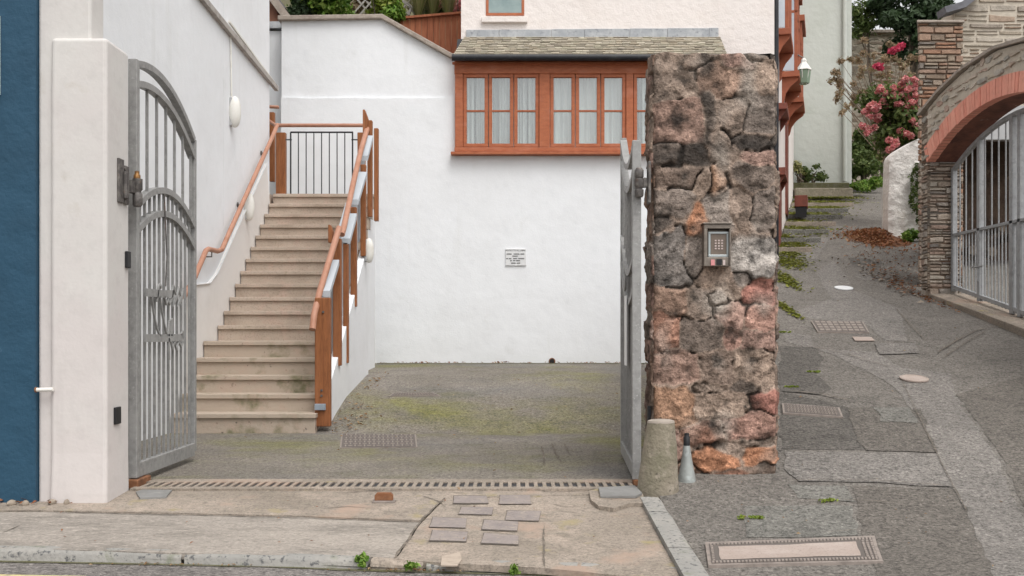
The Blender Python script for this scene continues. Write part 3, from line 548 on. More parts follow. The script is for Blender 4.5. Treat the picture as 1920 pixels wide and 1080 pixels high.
mp_ = inset('mortar_bed', [(1104, 928), (1130, 922), (1196, 922), (1206, 935), (1209, 950), (1180, 952), (1150, 961), (1122, 956), (1108, 945)], M['concrete'], 'raised lump of concrete at the bollard foot', 'concrete bed', th=.022)
inset('access_plate', [(1122, 926), (1190, 922), (1204, 936), (1192, 943), (1126, 942)], M['steelplate'], 'grey steel plate on the concrete lump by the bollard', 'access plate', eps=.026, th=.012)
inset('mortar_pad', [(828, 1046), (862, 1038), (866, 1052), (858, 1063), (826, 1063)], M['mortar'], 'pale square mortar pad behind the kerb', 'mortar pad', th=.006)
# gate stop
c = ground_at(pav_z, 720, 942)
gs = root('gate_stop', 'rusty gate stop bracket in the middle of the apron', 'gate stop', (c[0], c[1], pav_z(c[1])))
MB().box((c[0] - .066, c[1] - .03, pav_z(c[1]) - .01), (c[0] + .066, c[1] + .04, pav_z(c[1]) + .012)).build('base', M['iron'], gs, bevel=.004)
z0 = pav_z(c[1]) + .012
MB().prism([(c[0] - .052, c[1] - .02, z0), (c[0] + .052, c[1] - .02, z0), (c[0] + .052, c[1] - .02, z0 + .028), (c[0] + .04, c[1] - .02, z0 + .044), (c[0] - .04, c[1] - .02, z0 + .044), (c[0] - .052, c[1] - .02, z0 + .028)], (0, .04, 0)).build('lug', M['rust'], gs, bevel=.003)
# channel drain
dr = root('channel_drain', 'long slotted concrete drain across the driveway mouth', 'drain', (-.75, 6.6, 0))
x0, x1 = -2.30, .80; y0, y1 = 6.415, 6.84; ya_s, yb_s = 6.50, 6.71
MB().box((x0 + .01, ya_s - .02, -.03), (x1 - .01, yb_s + .02, -.006)).build('slot_shade', M['black'], dr)  # black plate just below the slots paints in their shaded depth
body = MB().box((x0, y0, -.09), (x1, ya_s, .003)).box((x0, yb_s, -.09), (x1, y1, .003))
n = 58; p = (x1 - x0) / n
for i in range(n):
    xa = x0 + i * p; k = .0 if i not in (14, 33) else .006
    body.box((xa + .030 - k, ya_s, -.05), (xa + p, yb_s, .003))
body.build('slotted_cover', M['concrete'], dr)

# ------------------------------------------------------------------ left side: blue building, white building, gate pillar
bb = root('blue_building', 'deep blue painted building at the left edge of the street', 'building', (-5.5, 6.1, -.2))
MB().box((-9, 6.1, -.3), (-2.724, 6.34, 9)).box((-9, 6.34, -.3), (-3.95, 11.9, 9)).build('wall', M['blue'], bb)
fr = MB().box((-3.6, 6.06, 2.30), (-2.925, 6.098, 2.39)).box((-3.0, 6.06, 2.39), (-2.925, 6.098, 2.75)).build('window_frame', M['signw'], bb)
wb = root('white_building', 'white rendered building along the left of the steps', 'building', (-4.6, 10, 0))
MB().box((-2.722, 6.13, -.3), (-2.42, 6.33, 9)).build('front_pier', M['pillar_white'], wb, bevel=.015)
MB().box((-9, 12.01, -.3), (-3.25, 14.29, 9)).box((-3.9, 6.34, -.3), (-3.25, 12.005, 9)).build('wall', M['white'], wb)
a = WX(370, -8, -3.25); b = WX(506, 154, -3.25)
MB().obox(((-3.225), (a.y + b.y) / 2, (a.z + b.z) / 2), (.026, 0, 0), (0, (b.y - a.y) / 2 + .3, (b.z - a.z) / 2 - .02), (0, 0, .035)).build('ledge', M['trim'], wb, bevel=.006)
MB().obox(((-3.215), (a.y + b.y) / 2 + .6, (a.z + b.z) / 2 + .035), (.012, 0, 0), (0, (b.y - a.y) / 2 - .5, (b.z - a.z) / 2 - .02), (0, 0, .012)).build('cable_conduit', M['lamp'], wb)
# plinth above the steps and its white pipe
pp = [WX(x, y, -3.2) for x, y in [(355, 552), (372, 534), (398, 531), (412, 512), (452, 422), (504, 306)]]
poly = [(-3.25, q.y, q.z) for q in pp] + [(-3.25, 14.28, 2.6), (-3.25, pp[0].y, -.2)]
MB().prism(poly, (.016, 0, 0)).build('plinth', M['pillar_pale'], wb)
MB().tube([(q.x - .025, q.y, q.z) for q in pp], .010, 8).build('white_pipe', M['signw'], wb, smooth=True)
gpil = root('gate_pillar', 'white rendered pillar carrying the left gate', 'gate pillar', (-2.48, 6.28, -.05))
mb = MB(); xs0, xs1, ya, yb = -2.64, -2.318, 6.1, 6.46
for z, e in ((-.12, .012), (.02, .010), (.25, 0), (1.2, 0), (2.3, 0), (2.63, -.004)):
    for (x, y) in ((xs0 - e * .3, ya - e), (xs1 + e * .3, ya - e), (xs1 + e * .3, yb), (xs0 - e * .3, yb)): mb.v.append(Vector((x, y, z)))
for i in range(5):
    for k in range(4): mb.f.append([i * 4 + k, i * 4 + (k + 1) % 4, i * 4 + 4 + (k + 1) % 4, i * 4 + 4 + k])
mb.f += [[3, 2, 1, 0], [20, 21, 22, 23]]
mb.build('shaft', M['pillar_white'], gpil, bevel=.022, seg=3)
a = WX(218, 779, -2.318)
mb = MB().box((-2.318, a.y - .045, a.z - .05), (-2.304, a.y + .045, a.z + .05)); mb.build('magnet_plate', M['black'], gpil, bevel=.004)
a = WX(237, 487, -2.318); MB().box((-2.318, a.y - .03, a.z - .05), (-2.300, a.y + .03, a.z + .05)).build('latch_block', M['black'], gpil, bevel=.004)
a = W(84, 731, 6.08)
ps = root('pipe_stub', 'small white overflow pipe stub on the white wall by the blue paint', 'pipe stub', (a.x, 6.08, a.z))
MB().tube([(a.x - .05, 6.085, a.z), (a.x + .045, 6.085, a.z + .002)], .012, 10).build('pipe', M['lamp'], ps, smooth=True)
MB().tube([(a.x - .056, 6.085, a.z), (a.x - .048, 6.085, a.z)], .016, 10).build('pipe_end', M['rust'], ps, smooth=True)
for q, (x, y, s) in enumerate([(98, 946, .026), (125, 946, .018), (22, 947, .03), (48, 948, .022)]):
    X, Y = ground_at(pav_z, x, y); mb = MB(); mb.lathe((X, Y, pav_z(Y) - .005), [(s * .6, 0), (s, .012), (s * .8, .026), (s * .3, .034)], 9, sq=(1, .6))
    mb.build('loose_stone', M['pebble'], label=['flat stone at the corner of the white pillar', 'small stone under the white pillar front', 'stone lying under the blue wall near the left edge', 'stone lying under the blue wall near the white strip'][q], cat='stone', smooth=True)

# ------------------------------------------------------------------ gates
def gate(name_label, A, B, fn_top, dtop, fn_mid, dmid, zb, ztopA, ztopB, side, nlow, nup, sb=.016):
    A = Vector((A[0], A[1], 0)); B = Vector((B[0], B[1], 0)); T = (B - A); Lg = T.length; T.normalize(); N = Vector((T.y, -T.x, 0))
    if N.x * side < 0: N = -N
    P = lambda s, z, o=0: A + T * (s * Lg) + N * o + Vector((0, 0, z))
    r = root('gate_leaf', name_label, 'gate', (A.x, A.y, .0))
    pw = .055 / 2
    MB().obox(P(0, (zb + ztopA) / 2), T * pw, N * pw, (0, 0, (ztopA - zb) / 2)).build('hinge_post', M['galv'], r, bevel=.004)
    MB().obox(P(1, (zb + .03 + ztopB) / 2), T * .022, N * .022, (0, 0, (ztopB - zb - .03) / 2)).build('meeting_post', M['galv'], r, bevel=.004)
    e0 = pw / Lg; e1 = 1 - .022 / Lg; S = [e0 + (e1 - e0) * i / 24 for i in range(25)]
    MB().strip([P(s, zb + .045) for s in (e0, e1)], N, .045, .09).build('bottom_rail', M['galv'], r, bevel=.003)
    for f in (fn_top, lambda s: fn_top(s) - dtop): MB().strip([P(s, f(s) - .02) for s in S], N, .05, .04).build('top_rail', M['galv'], r)
    for f in (fn_mid, lambda s: fn_mid(s) - dmid): MB().strip([P(s, f(s) - .02) for s in S], N, .05, .04).build('arched_rail', M['galv'], r)
    for i in range(nlow):
        s = e0 + (e1 - e0) * (i + .75) / (nlow + .5); z1 = fn_mid(s) - .03
        if abs(s * Lg) < .01: continue
        MB().obox(P(s, (zb + .08 + z1) / 2), T * sb / 2, N * sb / 2, (0, 0, (z1 - zb - .08) / 2)).build('bar', M['galv'], r)
    for i in range(nup):
        s = e0 + (e1 - e0) * (i + .12 + (.9 if side < 0 and False else 0)) / (nup - .7); z1 = fn_top(s) - dtop - .03; zz = fn_mid(s) - .01
        if s > e1: continue
        MB().obox(P(s, (zz + z1) / 2), T * sb / 2, N * sb / 2, (0, 0, (z1 - zz) / 2)).build('bar', M['galv'], r)
    return r, P, T, N, Lg
ip = lambda pts: (lambda s: float(np.interp(s, *zip(*pts))))
def quad(a, m, b):          # smooth curve through three heights
    return lambda s: a * (1 - s) * (1 - 2 * s) + 4 * m * s * (1 - s) + b * s * (2 * s - 1)
gl, P, T, N, Lg = gate('galvanised gate leaf with arched top hung open on the white pillar', (-2.346, 6.62), (-2.346, 7.84), quad(2.63, 2.635, 2.36), .125, quad(1.74, 1.915, 1.73), .155, .04, 2.635, 2.36, 1, 12, 7)
o_ = .036
def stroke(pts, w=.016): return MB().strip([P(s, z, o_) for s, z in pts], N, .012, w)
sY = lambda x: (2.346 * F / (960 - x) - 6.62) / Lg
def sz(x, y): Y = 2.32 * F / (960 - x); return (Y - 6.62) / Lg, CAMZ + (HY - y) * Y / F
mot = MB()
def add_strip(pxs, w): mot.strip([P(sz(x, y)[0], sz(x, y)[1], o_) for x, y in pxs], N, .012, w)
add_strip([(270, 548), (297, 551), (322, 551)], .05); add_strip([(268, 634), (300, 634), (338, 633)], .05)
add_strip([(281, 556), (285, 585), (290, 612), (297, 630)], .014); add_strip([(297, 556), (301, 585), (306, 612), (311, 630)], .014)
add_strip([(291, 565), (294, 537), (297, 533), (299, 540)], .018); add_strip([(305, 556), (309, 570), (312, 562), (315, 570), (319, 560), (322, 536)], .02)
add_strip([(322, 536), (327, 553), (322, 572), (329, 556), (333, 540), (336, 556), (331, 572), (338, 560), (341, 541)], .02)
add_strip([(313, 630), (315, 604), (319, 598), (318, 630)], .03); add_strip([(313, 634), (314, 675)], .025)
add_strip([(318, 640), (320, 655), (324, 640), (328, 656), (332, 640), (337, 650), (341, 636), (340, 622), (336, 628)], .018)
mot.build('scrollwork', M['galv'], gl)
MB().strip([P(.40, 1.86, .03), P(.43, 1.45, .034), P(.41, 1.25, .034)], N, .006, .008).build('stem', M['darkmetal'], gl)
MB().box((-2.375, 6.56, -.02), (-2.300, 6.80, .035)).build('floor_pivot', M['rust'], gl, bevel=.008)
# left hinge
hg = MB(); a = WX(229, 341, -2.318); hg.box((-2.318, a.y - .085, a.z - .13), (-2.303, a.y - .005, a.z + .13)).box((-2.318, a.y + .008, a.z - .13), (-2.300, a.y + .07, a.z + .10)).box((-2.303, a.y - .02, a.z - .10), (-2.285, a.y + .03, a.z + .06))
hg.build('hinge_plate', M['darkmetal'], gl, bevel=.004)
mb = MB(); mb.lathe((-2.282, 6.50, a.z - .13), [(.022, 0), (.030, .015), (.030, .075), (.022, .085), (.022, .095), (.030, .105), (.030, .17)], 12).box((-2.318, 6.40, a.z - .05), (-2.285, 6.53, a.z + .02))
mb.build('hinge_knuckle', M['darkmetal'], gl, smooth=True)
MB().lathe((-2.285, 6.50, a.z + .03), [(.019, 0), (.021, .01), (.021, .03), (.014, .04), (.014, .055), (.005, .06)], 12).build('hinge_pin', M['brass'], gl, smooth=True)
for dy in (-.05, .0):
    for dz in (-.08, .08): MB().lathe((-2.305, a.y + dy, a.z + dz), [(.009, 0), (.009, .006)], 8, axis=(1, 0, 0)).build('bolt', M['darkmetal'], gl)
gr, P, T, N, Lg = gate('galvanised gate leaf with dipped top hung open on the stone pillar', (.775, 6.64), (.848, 8.12), quad(2.14, 2.11, 2.42), .16, quad(1.45, 1.385, 1.70), .20, .03, 2.135, 2.42, -1, 14, 9)
o_ = .034
MB().strip([P(.40, .72, o_), P(.40, 1.19, o_)], N, .006, .20).build('sign_plate', M['lamp_white'], gr)
mb = MB(); mb.lathe(P(.42, 1.275, .03), [(.05, 0), (.055, .006), (.05, .012)], 20, axis=tuple(N)); mb.build('lock_disc', M['steelplate'], gr, smooth=True)
MB().box((.80, 6.62, 1.875), (.868, 6.64, 1.895)).build('hinge_pin_arm', M['rust'], gr)
hz = CAMZ + (HY - 345) * 6.65 / F
mb = MB(); mb.lathe((.785, 6.585, hz - .09), [(.022, 0), (.028, .012), (.028, .045), (.02, .05), (.03, .07), (.03, .11), (.02, .115), (.028, .125), (.028, .165), (.018, .18)], 12)
mb.box((.79, 6.58, hz - .03), (.845, 6.61, hz + .03)); mb.build('hinge_knuckle', M['darkmetal'], gr, smooth=True)
MB().box((.838, 6.56, hz - .13), (.856, 6.64, hz + .13)).build('hinge_plate', M['darkmetal'], gr, bevel=.006)
MB().box((.752, 6.60, -.03), (.80, 6.68, .03)).build('floor_pivot', M['rust'], gr, bevel=.006)

# ------------------------------------------------------------------ stone gate pillar: every stone displaced
SEED = [(1255, 147, 45, 34, 'gb'), (1340, 150, 38, 30, 'br'), (1382, 118, 26, 14, 'pk'), (1437, 142, 24, 34, 'lb'), (1300, 112, 40, 12, 'gb'), (1420, 108, 24, 8, 'dk'), (1273, 225, 52, 38, 'pb'), (1327, 210, 14, 44, 'dk'), (1372, 222, 26, 36, 'gb'), (1430, 212, 28, 40, 'gr'),
        (1247, 290, 34, 18, 'dk'), (1300, 293, 28, 18, 'bk'), (1353, 272, 24, 28, 'gb'), (1412, 266, 34, 15, 'bk'), (1430, 296, 30, 15, 'pk'), (1262, 332, 42, 22, 'db'), (1345, 345, 14, 28, 'op'), (1316, 345, 18, 20, 'lb'), (1411, 333, 34, 24, 'dk'), (1255, 380, 42, 26, 'gr'),
        (1309, 410, 19, 28, 'or'), (1353, 390, 26, 34, 'lt'), (1390, 378, 22, 34, 'gb'), (1438, 387, 24, 34, 'gr'), (1240, 425, 26, 14, 'bk'), (1258, 482, 36, 52, 'sl'), (1300, 480, 24, 36, 'lt'), (1345, 525, 34, 30, 'lb'), (1415, 489, 40, 34, 'wh'), (1430, 548, 30, 30, 'rd'), (1395, 520, 20, 14, 'lt'),
        (1253, 566, 36, 24, 'br'), (1311, 575, 24, 28, 'gb'), (1369, 590, 30, 22, 'pk'), (1430, 598, 28, 28, 'pr'), (1343, 560, 20, 16, 'bk'), (1244, 620, 28, 40, 'rb'), (1311, 629, 40, 28, 'dk'), (1373, 630, 20, 18, 'pr'), (1424, 633, 40, 22, 'pk'), (1268, 690, 46, 32, 'pb'), (1345, 692, 30, 30, 'db'), (1420, 690, 40, 32, 'lb'),
        (1260, 762, 40, 40, 'ob'), (1358, 762, 48, 22, 'lb'), (1436, 754, 26, 20, 'rd'), (1325, 728, 34, 12, 'gb'), (1400, 725, 30, 10, 'dk'), (1312, 812, 36, 18, 'rb'), (1412, 797, 50, 26, 'pr'), (1420, 830, 44, 9, 'gb'), (1250, 838, 30, 30, 'pk'), (1338, 868, 40, 22, 'or'), (1424, 852, 34, 16, 'or'), (1372, 840, 22, 12, 'gb'), (1380, 893, 50, 13, 'rb'), (1270, 890, 40, 22, 'br'), (1435, 884, 30, 14, 'db')]
SCOL = {'gb': (.26, .198, .158), 'br': (.285, .19, .142), 'pk': (.36, .235, .19), 'lb': (.335, .25, .195), 'pb': (.31, .205, .162), 'dk': (.165, .130, .108), 'bk': (.09, .073, .062), 'gr': (.225, .182, .154), 'db': (.20, .148, .118), 'op': (.34, .205, .135), 'or': (.42, .205, .12), 'lt': (.30, .25, .215), 'sl': (.195, .170, .152), 'wh': (.41, .37, .335), 'rd': (.34, .165, .13), 'pr': (.39, .235, .185), 'rb': (.30, .165, .118), 'ob': (.34, .205, .135)}
PX0, PX1, PY0, PY1, PZ0, PZ1 = .884, 1.652, 6.65, 6.99, -.12, 2.68
def pillar_mesh():
    per = [PX1 - PX0, PY1 - PY0, PX1 - PX0, PY1 - PY0]; Ltot = sum(per); res = .0095
    seeds = []
    for (x, y, ax, ay, c) in SEED: seeds.append(((x - CX) * PY0 / F - PX0, CAMZ + (HY - y) * PY0 / F, ax * PY0 / F, ay * PY0 / F, SCOL[c]))
    r = np.random.default_rng(5); keys = ['gb', 'br', 'lb', 'db', 'rb', 'pk', 'dk', 'gr']
    z = -.1
    while z < 2.75:
        u = per[0] + .03; h = .09 + .12 * r.random()
        while u < Ltot - .02:
            w = .10 + .16 * r.random(); kk = keys[r.integers(len(keys))]
            if u > Ltot - per[3]: kk = ['lb', 'pk', 'lt', 'br'][r.integers(4)]
            seeds.append((u + w / 2, z + h / 2, w * .55, h * .55, SCOL[kk])); u += w
        z += h
    sd_ = np.array([[s[0], s[1], s[2], s[3]] for s in seeds]); sc = np.array([s[4] for s in seeds]); pro = r.normal(size=len(seeds)) * .008; tu = r.normal(size=(len(seeds), 2)) * .05
    nu = int(Ltot / res); nv = int((PZ1 - PZ0) / res); mort = np.array((.31, .232, .182)); mortd = np.array((.045, .038, .033))
    V = []; C = []
    uu = (np.arange(nu)) * Ltot / nu
    for j in range(nv + 1):
        zz = PZ0 + (PZ1 - PZ0) * j / nv
        for i in range(nu):
            u = uu[i]; s = u
            q1 = noise.noise_vector(Vector((u * 7, zz * 7, 1.7))); q2 = noise.noise_vector(Vector((u * 22, zz * 22, 9.1)))
            wu = u + q1.x * .040 + q2.x * .014; wz = zz + q1.y * .034 + q2.y * .014
            d = np.abs((wu - sd_[:, 0]) / sd_[:, 2]) ** 2.6 + np.abs((wz - sd_[:, 1]) / sd_[:, 3]) ** 2.6
            o = np.argpartition(d, 2)[:2]; a, b = (o[0], o[1]) if d[o[0]] < d[o[1]] else (o[1], o[0])
            e = (d[b] ** .385 - d[a] ** .385) * min(sd_[a, 2], sd_[a, 3]); out = max(0.0, d[a] ** .385 - 1.05)
            jw = .010 + .040 * max(0, noise.noise(Vector((u * 4, zz * 4, 3.1))) + .12)          # joints vary from tight to wide
            m = min(1, max(0, e / jw)) * max(0, 1 - out * 1.5); m = m * m * (3 - 2 * m)
            fr = noise.fractal(Vector((u * 9, zz * 9, 4.2)), .9, 2.1, 5); rd = noise.ridged_multi_fractal(Vector((u * 5, zz * 10, 8.8)), 1, 2.1, 4, 1, 2)
            # broken facets: every small cell is a plane with its own tilt
            vd, vp = noise.voronoi(Vector((u * 11 + q2.x * .25, zz * 14 + q2.y * .25, a * 3.7)))
            hv = noise.random_unit_vector if False else None; cv = noise.cell_vector(vp[0] * 7.3)
            fx = (cv.x - .5) * ((u * 11) - vp[0].x) + (cv.y - .5) * ((zz * 14) - vp[0].y) + (cv.z - .5) * .6
            mm = noise.noise(Vector((u * 5, zz * 5, 6))) + .25 * q2.z
            rough = .55 + .9 * abs(noise.noise(Vector((sd_[a, 0] * 9, sd_[a, 1] * 9, 1))))
            h = m * (.010 + pro[a] * .7 + tu[a, 0] * (wu - sd_[a, 0]) + tu[a, 1] * (wz - sd_[a, 1])) + (fx * .020 * rough) * (.35 + .65 * m) + fr * .006 + (rd - 1.1) * .006
            h += (1 - m) * (.009 if mm > -.10 else -.022)
            t_ = min(1, max(0, (mm + .16) / .10)); mo = mort * t_ + mortd * (1 - t_)
            if s < per[0]: x, y, nx, ny = PX0 + s, PY0, 0, -1
            elif s < per[0] + per[1]: x, y, nx, ny = PX1, PY0 + s - per[0], 1, 0
            elif s < 2 * per[0] + per[1]: x, y, nx, ny = PX1 - (s - per[0] - per[1]), PY1, 0, 1
            else: x, y, nx, ny = PX0, PY1 - (s - 2 * per[0] - per[1]), -1, 0
            # round the corners a little
            dc = min(s, abs(s - per[0]), abs(s - per[0] - per[1]), abs(s - 2 * per[0] - per[1]), Ltot - s)
            cr = max(0, .03 - dc); h -= cr * cr / .03 * .9
            tp = max(0, zz - (PZ1 - .05)) / .05; 
            top = .018 * noise.noise(Vector((x * 9, y * 9, 2)))
            V.append((x + nx * h, y + ny * h, zz + (top if tp > 0 else 0) * tp))
            sk = 1 + .55 * (cv.z - .5) + fr * .5
            big = noise.noise(Vector((u * 2.2, zz * 2.2, 12)))
            col = (mo * (1 - m) + sc[a] * m * sk)
            lt = max(0, noise.noise(Vector((u * 6, zz * 4, 21))) - .17) * 1.7; col = col * (1 - lt) + np.array((.36, .31, .265)) * lt
            # black lichen crust runs down from the top and lies along the ledges
            st1 = math.exp(-((u - .33 - .03 * q1.x) / .05) ** 2) * min(1, max(0, (zz - 1.75) / .4)); st2 = math.exp(-((zz - 2.08 - .10 * (u - .4) - .05 * q1.z) / .05) ** 2) * (.5 + .5 * q1.y + .4)
            dk = min(.8, max(0, (st1 + st2) * .62 * (fr * 1.8 + .65)) + max(0, big * .9 - .28) + max(0, -fr * 1.3 - .40)) if s < per[0] else max(0, min(.6, big))
            col = col * (1 - dk) + np.array((.042, .037, .033)) * dk
            C.append((*np.clip(col, .015, .9), 1))
    Fc = []
    for j in range(nv):
        for i in range(nu): k = (i + 1) % nu; Fc.append((j * nu + i, j * nu + k, (j + 1) * nu + k, (j + 1) * nu + i))
    t = len(V); V.append(((PX0 + PX1) / 2, (PY0 + PY1) / 2, PZ1 + .02)); C.append((.12, .10, .085, 1))
    for i in range(nu): Fc.append((nv * nu + i, nv * nu + (i + 1) % nu, t))
    return V, Fc, C
sp = root('stone_pillar', 'tall rubble stone gate pillar with grey, red and orange stones', 'stone pillar', (1.26, 6.88, 0))
V, Fc, C = pillar_mesh(); off = WL[sp.name]
me = bpy.data.meshes.new('masonry'); me.from_pydata([(v[0] - off[0], v[1] - off[1], v[2] - off[2]) for v in V], [], Fc)
ca = me.color_attributes.new('Col', 'FLOAT_COLOR', 'POINT'); ca.data.foreach_set('color', np.array(C, dtype=np.float32).ravel())
for p in me.polygons: p.use_smooth = True
me.materials.append(M['pillarstone']); o = bpy.data.objects.new('masonry', me); COL.objects.link(o); o.parent = sp
mb = MB().prism([(1.02, 6.99, -.2), (1.44, 6.99, -.2), (3.28, 15.9, -.2), (2.86, 15.9, -.2)], (0, 0, 2.3)); mb.build('return_wall', M['jamb'], sp)
a = W(1219, 778, 6.64); MB().box((a.x - .004, 6.70, a.z - .05), (a.x + .014, 6.75, a.z + .05)).build('latch_block', M['black'], sp)

# entry keypad
KY = 6.565
kp_ = root('entry_keypad', 'bronze steel entry keypad hood on the stone pillar', 'keypad', (1.285, KY, W(0, 500, KY).z))
bx = MB(); x0, x1 = W(1320, 0, KY).x, W(1371, 0, KY).x; zt, zb_ = W(0, 420, KY).z, W(0, 499, KY).z; w = .018
bx.box((x0, KY, zt - .028), (x1, KY + .08, zt)); bx.box((x0, KY, zb_), (x0 + w + .004, KY + .08, zt - .028)); bx.box((x1 - w * .6, KY, zb_), (x1, KY + .08, zt - .028)); bx.box((x0 + w, KY + .012, zb_), (x1 - w * .6, KY + .08, zb_ + .055)); bx.box((x0 + w, KY + .06, zb_ + .055), (x1 - w * .6, KY + .08, zt - .028))
bx.build('housing', M['steelbox'], kp_, bevel=.003)
MB().box((x0 - .008, KY - .012, zt), (x1 + .002, KY + .09, zt + .008)).build('hood', M['steelbox'], kp_, bevel=.002)
plane_frame(MB(), 1328, 434, 1367, 482, 4.5, KY + .03, .02).build('bezel', M['chrome'], kp_, bevel=.002)
pxbox(MB(), 1332.6, 438.6, 1362.4, 477.4, KY + .035, .02).build('face', M['keyface'], kp_, bevel=.002)
kx = MB()
for i in range(3):
    for j in range(4):
        a = W(1342 + i * 6, 451 + j * 5, KY + .03); kx.box((a.x - .0055, KY + .030, a.z - .0045), (a.x + .0055, KY + .036, a.z + .0045))
kx.build('keys', M['keys'], kp_)
a = W(1337, 492, KY); MB().box((a.x - .012, KY + .006, a.z - .018), (a.x + .012, KY + .0125, a.z + .018)).build('label_strip', M['pinklabel'], kp_)
a = W(1349, 491, KY); MB().box((a.x - .016, KY + .004, a.z - .018), (a.x + .016, KY + .0125, a.z + .018)).build('reader', M['black'], kp_)
a = W(1358, 492, KY); MB().box((a.x - .007, KY + .006, a.z - .016), (a.x + .007, KY + .0125, a.z + .016)).build('label_strip', M['keys'], kp_)

# bollard and zinc cone
a = W(1238, 944, 6.22); bz = pav_z(6.3)
bo = root('bollard', 'leaning mossy concrete bollard at the pillar foot', 'bollard', (.872, 6.34, bz))
mb = MB(); prof = [(.126, -.08), (.125, .03), (.116, .12), (.099, .28), (.087, .39), (.082, .425)]
mb.lathe((0, 0, 0), prof, 26)
mb.v = [Vector((.866 + v.x + v.z * .045 + .004 * noise.noise(v * 14), 6.34 + v.y * .9, bz + v.z + .004 * noise.noise(v * 20))) for v in mb.v]; mb.build('shaft', M['bollard'], bo, smooth=True)
mb = MB(); mb.lathe((0, 0, 0), [(.082, .425), (.079, .437), (.056, .444), (.001, .445)], 26)
mb.v = [Vector((.866 + v.x + v.z * .045, 6.34 + v.y * .9, bz + v.z)) for v in mb.v]; mb.build('worn_top', M['bollardtop'], bo, smooth=True)
X, Y = 1.068, 6.52; z0 = lane_z(6.52) - .015
co = root('zinc_cone', 'dull zinc cone with a black neck leaning on the pillar', 'metal cone', (X, Y, z0))
MB().lathe((X, Y, z0), [(.056, 0), (.056, .012), (.046, .07), (.028, .17), (.021, .225), (.019, .23)], 22).build('cone', M['zinc'], co, smooth=True)
MB().lathe((X, Y, z0 + .228), [(.020, 0), (.020, .05), (.015, .055), (.015, .075), (.002, .078)], 16).build('neck', M['black'], co, smooth=True)

# ------------------------------------------------------------------ staircase
st = root('staircase', 'long flight of tan stone steps up the white wall', 'staircase', (-2.55, 12, 0))
SX0, SX1 = -3.225, -1.87
Zs = [.174, .344, .514, .684, .854]; Ys = [10.1, 10.36, 10.62, 10.88, 11.14]
for k in range(12): Zs.append(1.022 + k * .163); Ys.append(11.68 + k * .245)
for k in range(17):
    zt = Zs[k]; yb_ = Ys[k + 1] if k < 16 else Ys[k] + .3; zlow = (Zs[k - 1] if k else -.1)
    m_ = M['stepdirt'] if k < 5 else M['step']
    xr = SX1 + (.0 if k else .012)
    so = MB().box((SX0, Ys[k] + .025, zlow - .02), (xr - .012, yb_ + .06, zt - .045)).box((SX0, Ys[k], zt - .045), (xr, yb_ + .03, zt))
    so.build('step', m_, st, bevel=.006)
# solid mass under the flight, painted white
prof = [(Ys[0] + .05, -.2)] + [q for k in range(17) for q in ((Ys[k] + .05, Zs[k - 1] - .03 if k else -.1), (Ys[k] + .05, Zs[k] - .05))] + [(14.70, Zs[16] - .05), (14.70, -.2)]
MB().prism([(SX0 + .01, y, z) for y, z in prof], (SX1 - .02 - SX0 - .01, 0, 0)).build('understair', M['white'], st)
MB().prism([(-1.86, 10.42, -.1), (-1.86, 13.25, -.1), (-1.86, 13.25, 2.06), (-1.86, 11.15, .80), (-1.86, 10.42, .40)], (.075, 0, 0)).build('string_wall', M['white'], st)
MB().box((-4.9, 14.72, Zs[16] - .18), (-2.12, 15.25, Zs[16] - .002)).box((-4.9, 14.30, Zs[16] - .18), (-3.26, 14.72, Zs[16] - .002)).build('landing', M['step'], st)
MB().box((-3.24, 14.72, -.1), (-2.14, 15.2, Zs[16] - .185)).build('landing_support', M['white'], st)
# balustrade
ba = root('balustrade', 'timber post balustrade down the right of the steps', 'balustrade', (-1.82, 12.2, 0))
def post(px, y0, y1, Y, d, w=None, nm='post', m=M['timber']):
    return pxbox(MB(), px[0], y0, px[1], y1, Y, d).build(nm, m, ba, bevel=.008)
post((590, 619), 558, 800, 10.20, .09)
post((624, 639), 447, 686, 10.95, .09)
mb = MB(); a = W(615, 455, 10.93); b = W(623.6, 421, 10.93)
mb.prism([(a.x, 10.93, a.z), (b.x, 10.93, a.z), (b.x, 10.93, b.z - .07), (a.x + .02, 10.93, b.z), (a.x, 10.93, b.z)], (0, .10, 0)).build('post_cap', M['timber'], ba, bevel=.006)
post((643, 652.5), 454, 681, 11.5, .09); post((657, 668), 388, 575, 12.1, .09); post((675.5, 685.5), 308, 480, 12.86, .09); post((688.5, 697.5), 225, 406, 13.5, .09)
post((701, 709), 240, 414, 14.1, .09)
a = W(680, 250, 13.45); b = W(687, 205, 13.45)
MB().prism([(a.x, 13.45, a.z), (b.x, 13.45, a.z), (b.x + .02, 13.45, b.z - .12), (a.x + .025, 13.45, b.z), (a.x, 13.45, b.z)], (0, .12, 0)).build('post_cap', M['timber'], ba, bevel=.006)
